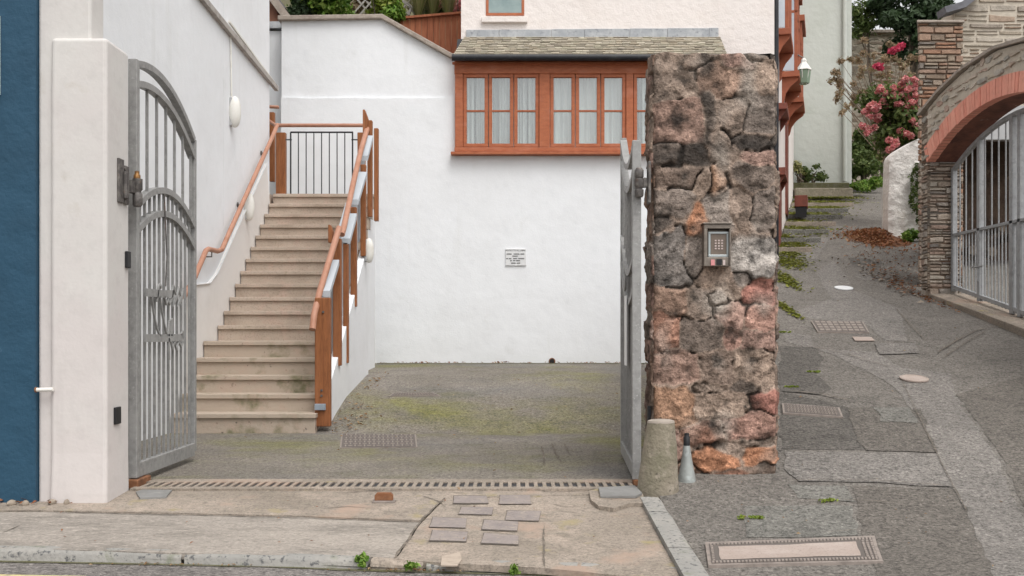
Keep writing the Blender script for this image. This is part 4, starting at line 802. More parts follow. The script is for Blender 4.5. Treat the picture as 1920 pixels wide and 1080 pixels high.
# infill boards between the posts (sheet standing along the flight, sloping top)
def infill(Ya, Yb, za, zb2, X, dz):
    MB().prism([(X, Ya, za), (X, Yb, zb2), (X, Yb, zb2 - dz), (X, Ya, za - dz)], (.03, 0, 0)).build('infill_board', M['panel'], ba)
zr = lambda Y: .66 * (Y - 10.2) + 1.12
IX = -1.885
for (Ya, Yb, dz) in ((10.30, 10.94, .78), (11.06, 11.49, 1.10), (11.60, 12.09, 1.05), (12.20, 12.85, 1.0), (12.96, 13.44, .95)):
    infill(Ya, Yb, zr(Ya) + .05, zr(Yb) + .05, IX, dz)
def capplate(pts):
    A_, B_ = [W(x, y, Y) for x, y, Y in pts]
    MB().strip([A_, B_], Vector((1, 0, 0)), .05, .02).build('rail_bracket', M['bracket'], ba)
    return
for (xa, ya_, Ya, xb, yb2, Yb) in ((609, 545, 10.35, 627, 487, 10.9), (648, 447, 11.5, 661, 400, 12.05), (664, 374, 12.2, 680, 322, 12.8), (682, 292, 12.95, 692, 254, 13.4)):
    A_ = W(xa, ya_, Ya); B_ = W(xb, yb2, Yb); MB().prism([(A_.x - .05, A_.y, A_.z), (A_.x - .02, A_.y, A_.z - .06), (A_.x + .05, A_.y, A_.z - .06), (A_.x + .05, A_.y, A_.z)], B_ - A_).build('rail_plate', M['panel'], ba)
def rail(o, pts, r, parent): MB().tube(pts, r, 12).build(o, M['rail'], parent, smooth=True)
rail('handrail', [W(586, 618, 10.05), W(589, 590, 10.12), W(600, 545, 10.35), W(636, 427, 10.95)], .032, ba)
rail('handrail', [W(641, 440, 11.15), W(645, 425, 11.25), W(662, 345, 12.05), W(676, 285, 12.85), W(690, 236, 13.6)], .032, ba)
a = W(602, 763, 10.19); MB().box((a.x - .06, 10.17, a.z - .03), (a.x + .045, 10.198, a.z + .03)).build('foot_bracket', M['bracket'], ba, bevel=.004)
for (x, y, Y) in ((606, 585, 10.197), (603, 732, 10.197), (603, 742, 10.197)): MB().lathe(W(x, y, Y), [(.012, 0), (.012, .008)], 8, axis=(0, -1, 0)).build('bolt', M['darkmetal'], ba)
# wall handrail
hr = root('wall_handrail', 'pink brown wall handrail with a level kink beside the steps', 'handrail', (-3.17, 12, 1))
hp = [WX(x, y, -3.165) for x, y in [(345, 556), (365, 520), (386, 470), (391, 467), (408, 471), (416, 468), (430, 436), (470, 347), (515, 247), (520, 234)]]
MB().tube(hp, .027, 12).build('rail', M['rail'], hr, smooth=True)
for (x, y) in ((397, 468), (458, 372), (501, 276), (370, 506)):
    q = WX(x, y, -3.165); MB().tube([q + Vector((0, 0, -.02)), q + Vector((0, 0, -.075)), q + Vector((-.075, 0, -.075))], .008, 8).build('bracket', M['darkmetal'], hr, smooth=True)
    MB().lathe((-3.246, q.y, q.z - .075), [(.03, 0), (.03, .01)], 14, axis=(1, 0, 0)).build('bracket_plate', M['darkmetal'], hr)
# landing railing
LY = 15.1
lr = root('landing_railing', 'black barred railing with timber posts at the head of the steps', 'railing', (-2.75, LY, Zs[16]))
pxbox(MB(), 517, 248, 535, 372, LY - .02, .1).build('post', M['timber'], lr, bevel=.008)
pxbox(MB(), 670, 248, 684, 372, LY - .02, .1).build('post', M['timber'], lr, bevel=.008)
MB().tube([W(518, 235, LY), W(684, 235, LY)], .027, 12).build('handrail', M['rail'], lr, smooth=True)
fr = MB(); 
for (xa, ya_, xb, yb2) in ((545, 248, 662, 248),): fr.tube([W(xa, ya_, LY), W(xb, yb2, LY)], .012, 8)
fr.tube([W(545, 248, LY), W(545, 372, LY)], .011, 8).tube([W(661, 248, LY), W(661, 372, LY)], .011, 8)
fr.build('frame', M['black'], lr)
for i in range(1, 8):
    x = 545 + i * 14.5; MB().tube([W(x, 249, LY), W(x, 372, LY)], .008, 6).build('bar', M['gutter'], lr)
MB().tube([W(533, 262, LY), W(547, 262, LY)], .01, 6).tube([W(659, 262, LY), W(672, 262, LY)], .01, 6).build('fixing', M['gutter'], lr)
sr = root('side_railing', 'short timber railing in the passage behind the white building', 'railing', (-3.5, 15.4, Zs[16]))
pxbox(MB(), 505, 210, 514, 340, 15.55, .09).build('post', M['timber'], sr, bevel=.006)
MB().tube([W(500, 200, 15.6), W(523, 201, 15.6)], .024, 10).tube([W(503, 226, 15.5), W(518, 236, 15.2)], .026, 10).build('handrail', M['rail'], sr, smooth=True)

# wall lamps
def lamp(label, x, y, X, h, conduit=None):
    q = WX(x, y, X); r = root('wall_lamp', label, 'wall lamp', tuple(q), 'white oval wall lamps')
    mb = MB(); pr = [(.001, -h / 2)] + [(h * .20 * math.cos(t) ** .8, h / 2 * math.sin(t)) for t in np.linspace(-1.4, 1.4, 13)] + [(.001, h / 2)]
    mb.lathe((q.x + .05, q.y, q.z), pr, 18); mb.build('diffuser', M['lamp'], r, smooth=True)
    MB().box((q.x - .005, q.y - .05, q.z - h * .45), (q.x + .03, q.y + .05, q.z + h * .45)).build('backplate', M['fascia'], r, bevel=.01)
    if conduit:
        t = WX(conduit[0], conduit[1], X); MB().tube([(q.x + .014, q.y, q.z + h / 2), (q.x + .014, t.y, t.z)], .010, 6).build('conduit', M['lamp'], r)
lamp('white oval wall lamp with a conduit high on the left wall', 432, 210, -3.25, .36, (430, 62))
lamp('white oval wall lamp low behind the handrail', 459, 388, -3.25, .34)
q = W(688, 470, 13.2)
lamp('white oval wall lamp behind the balustrade posts', 684, 470, -1.785, .30)

# ------------------------------------------------------------------ rear wall, sign, drain hole
rw = root('rear_wall', 'tall white rendered wall closing the yard', 'wall', (0, 16.1, .4))
zL = 4.45
top = [W(528, 36, 16), W(716, 34, 16), W(846, 107, 16), W(866, 110, 16)]
MB().prism([(top[0].x, 16, zL - .02), (top[3].x, 16, zL - .02)] + [(q.x, 16, q.z) for q in top[::-1]], (0, .35, 0)).build('upper_wall', M['white'], rw)
low = [(top[0].x - .002, -.1)]
pl = [(top[0].x, zL + .01)] + [(top[0].x + i * .22, zL + .012 * noise.noise(Vector((i * .7, 0, 0)))) for i in range(1, 12)] + [(W(853, 0, 15.96).x, zL)]
MB().prism([(x, 15.955, z) for x, z in [(top[0].x - .003, .2), (3.45, .2), (3.45, 3.585), (pl[-1][0], 3.585)] + pl[::-1]], (0, .30, 0)).build('lower_wall', M['white'], rw)
cp = [W(521, 34, 15.95), W(716, 31, 15.95), W(845, 104, 15.95), W(862, 106, 15.95)]
MB().strip([(q.x, 16.15, q.z) for q in cp], (0, 1, 0), .46, .07).build('coping', M['coping'], rw, bevel=.012)
MB().box((-5.6, 16.36, -.1), (top[0].x - .01, 16.6, W(0, 58, 16.36).z)).build('passage_wall', M['white'], rw)
MB().box((-5.6, 16.30, W(0, 52, 16.3).z), (top[0].x - .002, 16.62, W(0, 40, 16.3).z)).build('passage_coping', M['lead'], rw)
a = W(1035, 676, 15.95)
dh = root('wall_drain', 'small dark arched drain hole at the foot of the rear wall', 'drain hole', (a.x, 15.95, a.z - .05))
MB().lathe((a.x, 15.945, a.z - .01), [(.05, 0), (.05, .012), (.038, .014)], 16, axis=(0, -1, 0)).build('surround', M['rust'], dh)
MB().lathe((a.x, 15.930, a.z - .01), [(.036, 0), (.036, .002)], 16, axis=(0, -1, 0)).build('opening', M['black'], dh)
sg = root('notice_sign', 'small white notice plate with dark lettering on the rear wall', 'sign', (W(967, 0, 15.95).x, 15.95, W(0, 498, 15.95).z))
pxbox(MB(), 948, 466, 986.5, 498, 15.935, .019).build('plate', M['signw'], sg, bevel=.003)
def text(s, x, y, Y, size, parent, m):
    cu = bpy.data.curves.new('lettering', 'FONT'); cu.body = s; cu.size = size; cu.align_x = 'CENTER'; cu.align_y = 'CENTER'; cu.extrude = .0006
    tmp = bpy.data.objects.new('tmp', cu); COL.objects.link(tmp); bpy.context.view_layer.update(); me = bpy.data.meshes.new_from_object(tmp.evaluated_get(bpy.context.evaluated_depsgraph_get())); bpy.data.objects.remove(tmp); me.name = 'lettering'
    o = bpy.data.objects.new('lettering', me); COL.objects.link(o); q = W(x, y, Y); o.location = q - Vector(WL[parent.name]); o.rotation_euler = (R(90), 0, 0); o.parent = parent; me.materials.clear(); me.materials.append(m); WL[o.name] = WL[parent.name]; return o
t = text('NOTICE TO ALL USERS', 966.5, 469.5, 15.932, .0285, sg, M['ink'])
lines = MB()
for y, words in ((476.3, [(950, 959.5), (963, 974), (976, 983)]), (480.2, [(961, 971)]), (484.8, [(949, 953), (954.5, 959), (962, 970), (972, 983)]), (488.7, [(956.5, 960), (962, 966.5), (968, 975)]), (493.2, [(958.5, 967), (969, 975)])):
    for a_, b_ in words:
        x = a_
        while x < b_:
            w_ = .9 + .5 * random.random(); pxbox(lines, x, y - 1.0, min(b_, x + w_), y + 1.0, 15.932, .003); x += w_ + .45
lines.build('small_print', M['ink'], sg)

drape('moss_line', M['moss_and_shade'], [rough_poly([(-2.0, 15.72), (3.2, 15.74), (3.2, 15.96), (-2.0, 15.96)], .08, .05)], yard_z, .004, YK, kind='stuff')
# ------------------------------------------------------------------ house with the bay window
ho = root('house', 'pale pink house with a red timber bay window', 'house', (1.6, 18, .4))
HF = 16.35
MB().prism([(-.78, HF, 1.0), (4.02, HF, 1.0), (6.55, 24.8, 1.0), (-.78, 24.8, 1.0)], (0, 0, 9)).build('wall', M['pink'], ho)
# corner drainpipe
MB().tube([(4.06, 16.40, 1.8), (4.06, 16.40, 9)], .04, 10).build('drainpipe', M['gutter'], ho, smooth=True)
BY = 15.86
bay = MB(); w = lambda *a: pxbox(bay, *a)
# main frame members at the front, sashes set back
w(852, 114, 1364, 146 - 8, BY, .12); w(852, 276, 1364, 284, BY, .12)
for (xa, xb) in ((853, 868), (1011, 1031), (1174, 1187.5), (1330, 1362)): w(xa, 138, xb, 276, BY, .12)
bay.build('bay_frame', M['winwood'], ho, bevel=.008)
pxbox(MB(), 848, 116, 1368, 120, BY - .03, .05).build('bay_cornice', M['winwood'], ho, bevel=.004)
pxbox(MB(), 845, 284, 1370, 289, BY - .05, .16).build('bay_sill', M['winwood'], ho, bevel=.006)
a0 = W(853, 284, BY).x; a1 = W(1362, 284, BY).x
MB().box((a0, BY + .121, W(0, 284, BY).z), (a0 + .10, HF + .02, W(0, 114, BY).z)).box((a1 - .1, BY + .121, W(0, 284, BY).z), (a1, HF + .02, W(0, 114, BY).z)).build('bay_cheek', M['winwood'], ho)
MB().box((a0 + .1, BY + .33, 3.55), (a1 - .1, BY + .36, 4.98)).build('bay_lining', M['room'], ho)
MB().box((a0, 15.98, 3.5), (a1, HF, 3.58)).build('bay_floor', M['white'], ho)
for gi, (xa, xb) in enumerate(((868, 1011), (1031, 1174), (1187.5, 1330))):
    cw = (xb - xa) / 3
    cur = MB(); nn = 260; Yc = BY + .17; za, zb2 = W(0, 278, BY + .1).z, W(0, 136, BY + .1).z
    xl, xr = W(xa, 0, Yc).x, W(xb, 0, Yc).x; k0 = len(cur.v)
    for i in range(nn + 1):
        x = xl + (xr - xl) * i / nn; ph = 2 * math.pi * (x - xl) / (.085 if gi != 1 else .12); am = (.036 if gi != 1 else .016)
        am *= 1 + .6 * noise.noise(Vector((x * 6, gi, 0)))
        y = am * math.sin(ph + 1.5 * noise.noise(Vector((x * 3, gi * 3, 1))))
        gap = .0
        if gi == 0 and .40 < i / nn < .47 or gi == 0 and .68 < i / nn < .73 or gi == 2 and .06 < i / nn < .10: gap = .10
        for zz in (za, (za + zb2) / 2, zb2): cur.v.append(Vector((x + y * .3, Yc + y + gap, zz)))
    for i in range(nn):
        if any(lo < i / nn < hi for lo, hi in {0: ((.055, .063), (.10, .107), (.145, .157), (.20, .207), (.245, .252), (.385, .412), (.50, .507), (.60, .615), (.70, .712), (.735, .745), (.83, .862), (.90, .907)), 1: ((.31, .317),), 2: ((.05, .075), (.10, .112), (.16, .18))}[gi]): continue  # narrow slits onto the dark lining stand in for shading in the folds
        for q in range(2): cur.f.append([i * 3 + q, i * 3 + 3 + q, i * 3 + 4 + q, i * 3 + 1 + q])
    cur.build('curtain', M['curtain'], ho, smooth=True)
    for c_ in range(3):
        sa, sb_ = xa + c_ * cw + .6, xa + (c_ + 1) * cw - .6
        s = plane_frame(MB(), sa, 138.5, sb_, 275.5, 6.5, BY + .025, .05).build('sash', M['winwood'], ho, bevel=.005)
        pxbox(MB(), sa + 6.5, 206.3, sb_ - 6.5, 209.3, BY + .03, .035).build('glazing_bar', M['winwood'], s)
        pxbox(MB(), sa + 6.5, 145, sb_ - 6.5, 269, BY + .055, .006).build('pane', M['glass'], s)
# bay roof of slates
rf = MB(); e0, e1 = W(850, 105, 15.72), W(1364, 105, 15.72); t0, t1 = W(872, 70, HF - .02), W(1350, 68, HF - .02)
rows = 11; sl_n = Vector((0, -(t0.z - e0.z), 0)); 
slope = Vector((0, t0.y - e0.y, t0.z - e0.z)); nrm = Vector((0, -slope.z, slope.y)).normalized(); sdir = slope.normalized()
for r_ in range(rows):
    f0 = r_ / rows; f1 = (r_ + 1.35) / rows; xl = e0.x + (t0.x - e0.x) * f0; xr = e1.x + (t1.x - e1.x) * f0
    x = xl - .0
    while x < xr:
        wd = .085 + .06 * random.random(); x2 = min(xr, x + wd); zj = random.uniform(-.004, .006); yj = random.uniform(-.012, .012) / slope.length
        a_ = Vector((0, e0.y, e0.z)) + slope * (f0 + yj) + nrm * (.022 + zj); b_ = Vector((0, e0.y, e0.z)) + slope * min(1.02, f1) + nrm * (.006)
        rf._add([(x + .002, a_.y, a_.z), (x2 - .002, a_.y, a_.z), (x2 - .002, b_.y, b_.z), (x + .002, b_.y, b_.z), (x + .002, a_.y - nrm.y * .016, a_.z - nrm.z * .016), (x2 - .002, a_.y - nrm.y * .016, a_.z - nrm.z * .016), (x2 - .002, b_.y - nrm.y * .016, b_.z - nrm.z * .016), (x + .002, b_.y - nrm.y * .016, b_.z - nrm.z * .016)],
                [(0, 1, 2, 3), (7, 6, 5, 4), (0, 4, 5, 1), (1, 5, 6, 2), (2, 6, 7, 3), (3, 7, 4, 0)])
        x = x2
rf.build('bay_roof', M['slate'], ho)
MB().prism([(e0.x + .03, e0.y + .02, e0.z - .02), (e0.x + .03, HF, t0.z - .02), (e0.x + .03, HF, e0.z - .02)], (e1.x - e0.x - .06, 0, 0)).build('roof_deck', M['gutter'], ho)
fl = MB(); x = t0.x + .02
while x < t1.x - .02:
    x2 = min(t1.x - .02, x + random.uniform(.5, .9)); fl.box((x, HF - .03, t0.z - .01 + random.uniform(-.01, .01)), (x2 - .004, HF - .002, W(0, 56 - 3 * (x / 3), HF).z)); x = x2
fl.build('flashing', M['lead'], ho, bevel=.004)
gt = MB().tube([(e0.x - .02, e0.y - .03, e0.z - .03), (e1.x + .02, e0.y - .03, e0.z - .03)], .05, 14); gt.build('gutter', M['gutter'], ho, smooth=True)
pxbox(MB(), 853, 106, 1362, 114, BY - .0, .06).build('fascia', M['winwood'], ho)
# upper window
uw = plane_frame(MB(), 911, -60, 983, 29, 5, HF - .012, .05).build('window', M['winwood'], ho, bevel=.004)
pxbox(MB(), 916, -55, 978, 24, HF + -.004, .02).build('pane', M['glassfrost'], uw)
pxbox(MB(), 903, 31, 989, 41, HF - .06, .08).build('window_sill', M['pink'], ho, bevel=.006)
# lane side of the house: direction d, outward normal n
d = Vector((2.53, 8.45, 0)).normalized(); nv = Vector((d.y, -d.x, 0)); C0 = Vector((4.02, HF, 0))
def SP(s, z, o=0): return C0 + d * s + nv * o + Vector((0, 0, z))
def oriel(s0, s1, z0, z1, o, nm):
    c_ = lambda s, z, oo: SP(s, z, oo)
    mid = (s0 + s1) / 2; hs_ = (s1 - s0) / 2
    f = MB()
    for (zz, h, ex) in ((z0 - .05, .05, .03), (z1, .06, .05), ((z0 + z1) / 2 + .25, .025, .0)): f.obox(c_(mid, zz, (o + ex) / 2), d * (hs_ + ex), nv * ((o + ex) / 2), (0, 0, h))
    for s in (s0 + .03, mid, s1 - .03): f.obox(c_(s, (z0 + z1) / 2, o - .03), d * .03, nv * .03, (0, 0, (z1 - z0) / 2))
    w_ = f.build(nm, M['oriel'], ho, bevel=.006)
    MB().obox(c_(mid, (z0 + z1) / 2, o - .03), d * (hs_ - .03), nv * .008, (0, 0, (z1 - z0) / 2 - .02)).obox(c_(s0 + .012, (z0 + z1) / 2, o / 2 - .03), d * .008, nv * (o / 2 - .03), (0, 0, (z1 - z0) / 2 - .02)).build('pane', M['glasspale'], w_)
    for s in (s0 + .06, s1 - .06):
        pts = [c_(s, z0 - .1, .0), c_(s, z0 - .1, o + .02), c_(s, z0 - .16, o + .0), c_(s, z0 - .26, o * .55), c_(s, z0 - .38, o * .25), c_(s, z0 - .52, .04), c_(s, z0 - .58, .0)]
        MB().prism([p - d * .03 for p in pts], d * .04).build('bracket', M['oriel'], w_, bevel=.004)
oriel(.45, 1.7, 5.72, 7.6, .20, 'oriel_window')
oriel(2.6, 3.9, 5.55, 7.15, .27, 'oriel_window')
oriel(4.3, 5.4, 5.45, 6.95, .30, 'oriel_window')
def ledge(s0, s1, z, o, h=.05):
    MB().obox(SP((s0 + s1) / 2, z, o / 2), d * (s1 - s0) / 2, nv * (o / 2), (0, 0, h)).build('ledge', M['redbox'], ho, bevel=.006)
    for s in (s0 + .08, s1 - .08): MB().prism([SP(s, z - h, 0), SP(s, z - h, o * .9), SP(s, z - h - .2, 0)], d * .05).build('bracket', M['redbox'], ho)
ledge(1.0, 2.0, 4.62, .15, .05); ledge(.9, 1.9, 3.55, .13, .06)
for s0, s1, z0, z1 in ((1.1, 1.9, 2.2, 3.4), (4.0, 4.9, 3.2, 5.1)):
    MB().obox(SP((s0 + s1) / 2, (z0 + z1) / 2, .01), d * (s1 - s0) / 2, nv * .02, (0, 0, (z1 - z0) / 2)).build('door', M['redbox'], ho)
# lantern
q = SP(3.2, W(0, 135, 19.2).z, .36)
la = root('lantern', 'glass lantern hung on the house wall up the lane', 'lantern', (q.x, q.y, q.z - .2))
MB().lathe((q.x, q.y, q.z - .2), [(.06, 0), (.10, .02), (.125, .24), (.115, .26)], 6).build('glass_body', M['greenglass'], la)
MB().lathe((q.x, q.y, q.z + .06), [(.14, 0), (.13, .02), (.05, .14), (.05, .18), (.02, .22)], 6).build('cap', M['lamp'], la)
fr_ = MB()
for k in range(6):
    t = 2 * math.pi * k / 6; fr_.tube([(q.x + .065 * math.cos(t), q.y + .065 * math.sin(t), q.z - .2), (q.x + .13 * math.cos(t), q.y + .13 * math.sin(t), q.z + .06)], .008, 5)
fr_.build('frame', M['lamp'], la)
MB().tube([SP(3.2, q.z + .36, 0), SP(3.2, q.z + .38, .2), SP(3.2, q.z + .28, .36)], .012, 6).build('bracket', M['darkmetal'], la)
# planter on the lane side
q = SP(4.6, lane_z(20.8) + .0, .28)
pb = root('planter_box', 'red brown box on legs against the house wall', 'box', (q.x, q.y, q.z))
MB().obox(q + Vector((0, 0, .30)), d * .25, nv * .12, (0, 0, .11)).build('box', M['redbox'], pb, bevel=.01)
for s in (-.2, .2): MB().obox(q + d * s + Vector((0, 0, .09)), d * .03, nv * .1, (0, 0, .10)).build('leg', M['black'], pb)

# terraces of mossy paving up the side of the lane
for i in range(7):
    Ya = 16.9 + i * .95; Yb = Ya + .9; s0 = (Ya - HF) / d.y; xl = C0.x + d.x * s0 + .02
    xr = xl + .55 + .13 * i; z = lane_z(Ya) + .09
    mb = MB().prism([(xl, Ya, z - .3), (xr, Ya, z - .3), (xr + .2, Yb, z - .3), (xl + .25, Yb, z - .3)], (0, 0, .3)); mb.build('terrace', M['asphalt_green'] if i % 3 else M['concrete'], kind='structure', bevel=.015)
mp2 = []
for (x, y, a_, b_) in ((1488, 372, 24, 7), (1530, 368, 44, 9), (1562, 366, 30, 6), (1505, 360, 30, 6), (1500, 420, 30, 8), (1478, 480, 16, 8), (1525, 395, 34, 7), (1483, 445, 22, 7), (1550, 358, 34, 5), (1475, 512, 10, 7), (1468, 560, 6, 9), (1480, 395, 18, 7), (1515, 385, 30, 6), (1470, 434, 9, 5), (1490, 408, 22, 5), (1475, 460, 12, 8), (1545, 380, 22, 5)):
    X, Y = ground_at(lambda q: lane_z(q) + .1, x, y); a_ *= 1.5; b_ *= 1.25; mp2 += [(X + a_ * Y / F * math.cos(t) * (.95 + .5 * noise.noise(Vector((X * 3 + 2 * math.cos(t), Y + 2 * math.sin(t), 1)))), Y + b_ * .055 * math.sin(t) * (.95 + .6 * noise.noise(Vector((X * 3 + 2.5 * math.cos(t), Y + 2.5 * math.sin(t), 7))))) for t in np.linspace(0, 2 * math.pi, 31)[:-1]],
mo = MB(); r_m = np.random.default_rng(61)
for k, p_ in enumerate(mp2):
    cx = sum(q[0] for q in p_) / len(p_); cy = sum(q[1] for q in p_) / len(p_); rx = max(q[0] for q in p_) - cx; ry = max(q[1] for q in p_) - cy
    zt = lambda y: max(lane_z(y) + .004, lane_z(16.9 + .95 * math.floor((y - 16.9) / .95)) + .092) if y > 16.9 else lane_z(y) + .004
    for i in range(int(420 + 2200 * rx * ry)):
        X = cx + r_m.normal() * rx * .55; Y = cy + r_m.normal() * ry * .6; L = .022 * (.5 + r_m.random()); a = r_m.random() * 6.28
        if X < C0.x + d.x * (Y - HF) / d.y + .02: continue
        t = Vector((math.cos(a), math.sin(a), r_m.normal() * .25)); b = Vector((-math.sin(a), math.cos(a), r_m.normal() * .25)); p = Vector((X, Y, zt(Y) + .006 + .01 * r_m.random()))
        mo._add([p - t * L, p + b * L * .8, p + t * L, p - b * L * .8], [(0, 1, 2), (0, 2, 3)])
mo.build('moss', M['moss_leaf'], kind='stuff')

# ------------------------------------------------------------------ behind the rear wall: fence, roof corner, hillside planting
fe = root('board_fence', 'red brown close boarded fence above the sloping coping', 'fence', (-1.4, 17.4, 4.3))
FY = 17.4; xs_ = np.linspace(735, 868, 13)
for i in range(12):
    xa, xb = xs_[i], xs_[i + 1]; yt = 36 - (xa - 735) / 130 * 12
    a_ = W(xa, 125, FY); b_ = W(xb, yt + 2, FY); o = random.uniform(0, .012)
    MB().box((a_.x + .002, FY + o, a_.z - .3), (b_.x - .002, FY + .022 + o, b_.z)).build('board', M['fencewood'], fe, bevel=.003)
a_ = W(730, 36, FY - .02); b_ = W(868, 24, FY - .02)
MB().strip([a_, b_], (0, 1, 0), .07, .035).build('cap_rail', M['fencewood'], fe)
MB().box((a_.x, FY + .04, a_.z - .5), (b_.x, FY + .09, a_.z - .42)).build('back_rail', M['fencewood'], fe)
ou = root('outbuilding', 'small gabled outbuilding peeping over the passage wall', 'outbuilding', (-4.3, 17.4, 4.4))
gz = W(528, 40, 17.0)
MB().prism([(-6, 17.0, 4.4), (gz.x - .05, 17.0, 4.4), (gz.x - .05, 17.0, gz.z + .05), (W(506, -10, 17).x, 17.0, gz.z + .55), (-6, 17.0, gz.z + .9)], (0, 1.4, 0)).build('wall', M['redboard'], ou)
MB().strip([W(545, 42, 16.93), W(500, -18, 16.93), W(470, -60, 16.93)], (0, 1, 0), .12, .12).build('bargeboard', M['coping'], ou)
MB().strip([W(550, 40, 17.7), W(470, -66, 17.7)], (0, 1, 0), 1.4, .05).build('roof', M['tile'], ou)
def bush(name, label, cat, c, rad, n, size, m, seed, clumps=10, sub=.45, stems=True, group=None, zb=None, shell=.45, aspect=.55):
    r = root(name, label, cat, (c[0], c[1], zb if zb is not None else c[2] - rad[2]), group)
    leaf_cloud(clumpset(c, rad, clumps, sub * min(rad), seed), n, size, seed, shell=shell, aspect=aspect).build('foliage', m, r)
    if stems:
        sm = MB(); rr = np.random.default_rng(seed + 5); z0 = zb if zb is not None else c[2] - rad[2]
        for i in range(5):
            e = (c[0] + rr.normal() * rad[0] * .4, c[1] + rr.normal() * rad[1] * .4, c[2] + rad[2] * .3 * rr.random()); sm.tube([(c[0] + rr.normal() * .06, c[1] + rr.normal() * .06, z0), ((c[0] + e[0]) / 2 + rr.normal() * .05, (c[1] + e[1]) / 2, (z0 + e[2]) / 2), e], [.025, .018, .006], 6)
        sm.build('stems', M['bark'], r)
    return r
def pc(x, y, Y): q = W(x, y, Y); return (q.x, q.y, q.z)
bush('laurel_hedge', 'dense bright green laurel behind the left of the coping', 'hedge', pc(605, 0, 17.6), (.62, .5, .62), 5200, .05, M['leaf_bright'], 1, 26, .55, zb=4.9)
bush('laurel_hedge', 'darker green shrub between the outbuilding roof and the laurel', 'shrub', pc(556, 18, 17.4), (.22, .35, .42), 1400, .05, M['leaf_dark'], 2, 10, .7, zb=4.9)
bush('lime_shrub', 'lime green shrub above the corner where the coping bends', 'shrub', pc(725, 6, 17.55), (.30, .3, .36), 2300, .045, M['leaf_lime'], 3, 14, .6, zb=4.9)
bush('green_shrub', 'small mid green shrub under the lime shrub', 'shrub', pc(742, 26, 17.3), (.16, .2, .2), 900, .045, M['leaf_bright'], 31, 8, .7, zb=5.0)
bush('dry_shrub', 'brown dry shrub behind the trellis', 'shrub', pc(690, 2, 18.6), (.5, .3, .5), 1300, .05, M['leaf_dry'], 4, 12, .55, zb=5.2)
tr = root('trellis', 'weathered wooden trellis leaning between the shrubs', 'trellis', pc(690, 30, 18.0))
tb = MB()
for i in range(7):
    x = 655 + i * 14; tb.strip([W(x, 34, 18.1), W(x + 46, -18, 18.1)], (0, 1, 0), .015, .028); tb.strip([W(x + 46, 34, 18.12), W(x, -18, 18.12)], (0, 1, 0), .015, .028)
tb.build('lattice', M['trim'], tr)
MB().strip([W(752, 0, 17.9), W(772, 14, 17.9), W(765, 28, 17.9)], (0, 1, 0), .05, .05).build('post', M['trim'], tr)
gt_ = MB(); rr = np.random.default_rng(8)
def grass_tuft(name, label, x, y, Y, h, n, m, seed, spread=.5):
    q = W(x, y, Y); rr = np.random.default_rng(seed); mb = MB()
    for i in range(n):
        a = rr.random() * 6.28; l = h * (.5 + .7 * rr.random()); o = spread * h * rr.random(); bs = Vector((q.x + math.cos(a) * .05 * rr.random(), q.y + math.sin(a) * .05, q.z)); t = bs + Vector((math.cos(a) * o, math.sin(a) * o, l)); s = Vector((-math.sin(a), math.cos(a), 0)) * .006; md = bs.lerp(t, .55) + Vector((0, 0, l * .12))
        mb._add([bs - s, bs + s, md + s, md - s, t], [(0, 1, 2, 3), (3, 2, 4)])
    return mb.build(name, m, label=label, cat='grass tuft')
grass_tuft('grass_tuft', 'pale dry grass tuft above the fence nearest the trellis', 785, 34, 17.9, .55, 240, M['leaf_grass'], 1)
grass_tuft('grass_tuft', 'pale dry grass tuft above the fence in the middle', 812, 30, 18.0, .5, 240, M['leaf_grass'], 2)
grass_tuft('grass_tuft', 'pale dry grass tuft above the fence beside the house', 840, 30, 17.8, .45, 240, M['leaf_grass'], 3)
bush('heather_shrub', 'dusky pink shrub above the fence beside the house wall', 'shrub', pc(850, 4, 18.4), (.25, .25, .3), 900, .03, M['petal'], 41, 10, .6, zb=5.2)
bush('grey_shrub', 'grey green shrub between the grass tufts above the fence', 'shrub', pc(812, 8, 18.7), (.35, .3, .4), 1200, .035, M['leaf_mid'], 42, 10, .6, zb=5.2)
bush('bramble', 'tangled brown bramble filling the bank above the fence', 'shrub', pc(790, -25, 20), (1.1, .5, .7), 2200, .05, M['leaf_dry'], 43, 18, .5, zb=5.4)
bush('green_bank_shrub', 'green shrub higher on the bank behind the laurel', 'shrub', pc(650, -50, 20), (1.2, .5, .7), 3500, .06, M['leaf_mid'], 44, 20, .5, zb=5.4)

# ------------------------------------------------------------------ top of the lane: end building, plants, trees
eb = root('end_building', 'tall pale grey green gable closing the lane', 'building', (7.3, 26, 4.2))
ea, ebx = W(1440, 0, 25).x, W(1597, 0, 25).x
MB().box((ea, 25, 4.0), (ebx, 34, 14)).build('wall', M['endwall'], eb)
MB().tube([W(1584, 340, 24.93), W(1584, -40, 24.93)], .05, 10).build('downpipe', M['endwall'], eb, smooth=True)
MB().box((ea + .2, 24.55, 4.0), (W(1594, 0, 24.55).x, 24.99, W(0, 342, 24.55).z)).build('plinth', M['moss_and_shade'], eb, bevel=.03)
pl_ = root('plinth_step', 'low mossy stone step under the end building', 'step', (7.2, 24.3, 4.1))
MB().box((6.4, 24.1, 3.9), (W(1600, 0, 24.1).x, 24.53, W(0, 352, 24.1).z)).build('slab', M['bollard'], pl_, bevel=.03)
bush('scrub', 'pale scrubby plant at the foot of the end building', 'plant', pc(1515, 325, 24.7), (.38, .22, .24), 900, .04, M['leaf_mid'], 50, 10, .6, shell=.2)
bush('dry_scrub', 'straw coloured plant in the corner between house and end building', 'plant', pc(1497, 318, 24.6), (.22, .2, .3), 500, .035, M['leaf_grass'], 51, 8, .6, shell=.2)
bush('garden_shrub', 'rounded olive shrub right of the end building', 'shrub', pc(1618, 275, 26.5), (.36, .4, .55), 2200, .055, M['leaf_mid'], 52, 14, .5, zb=4.5)
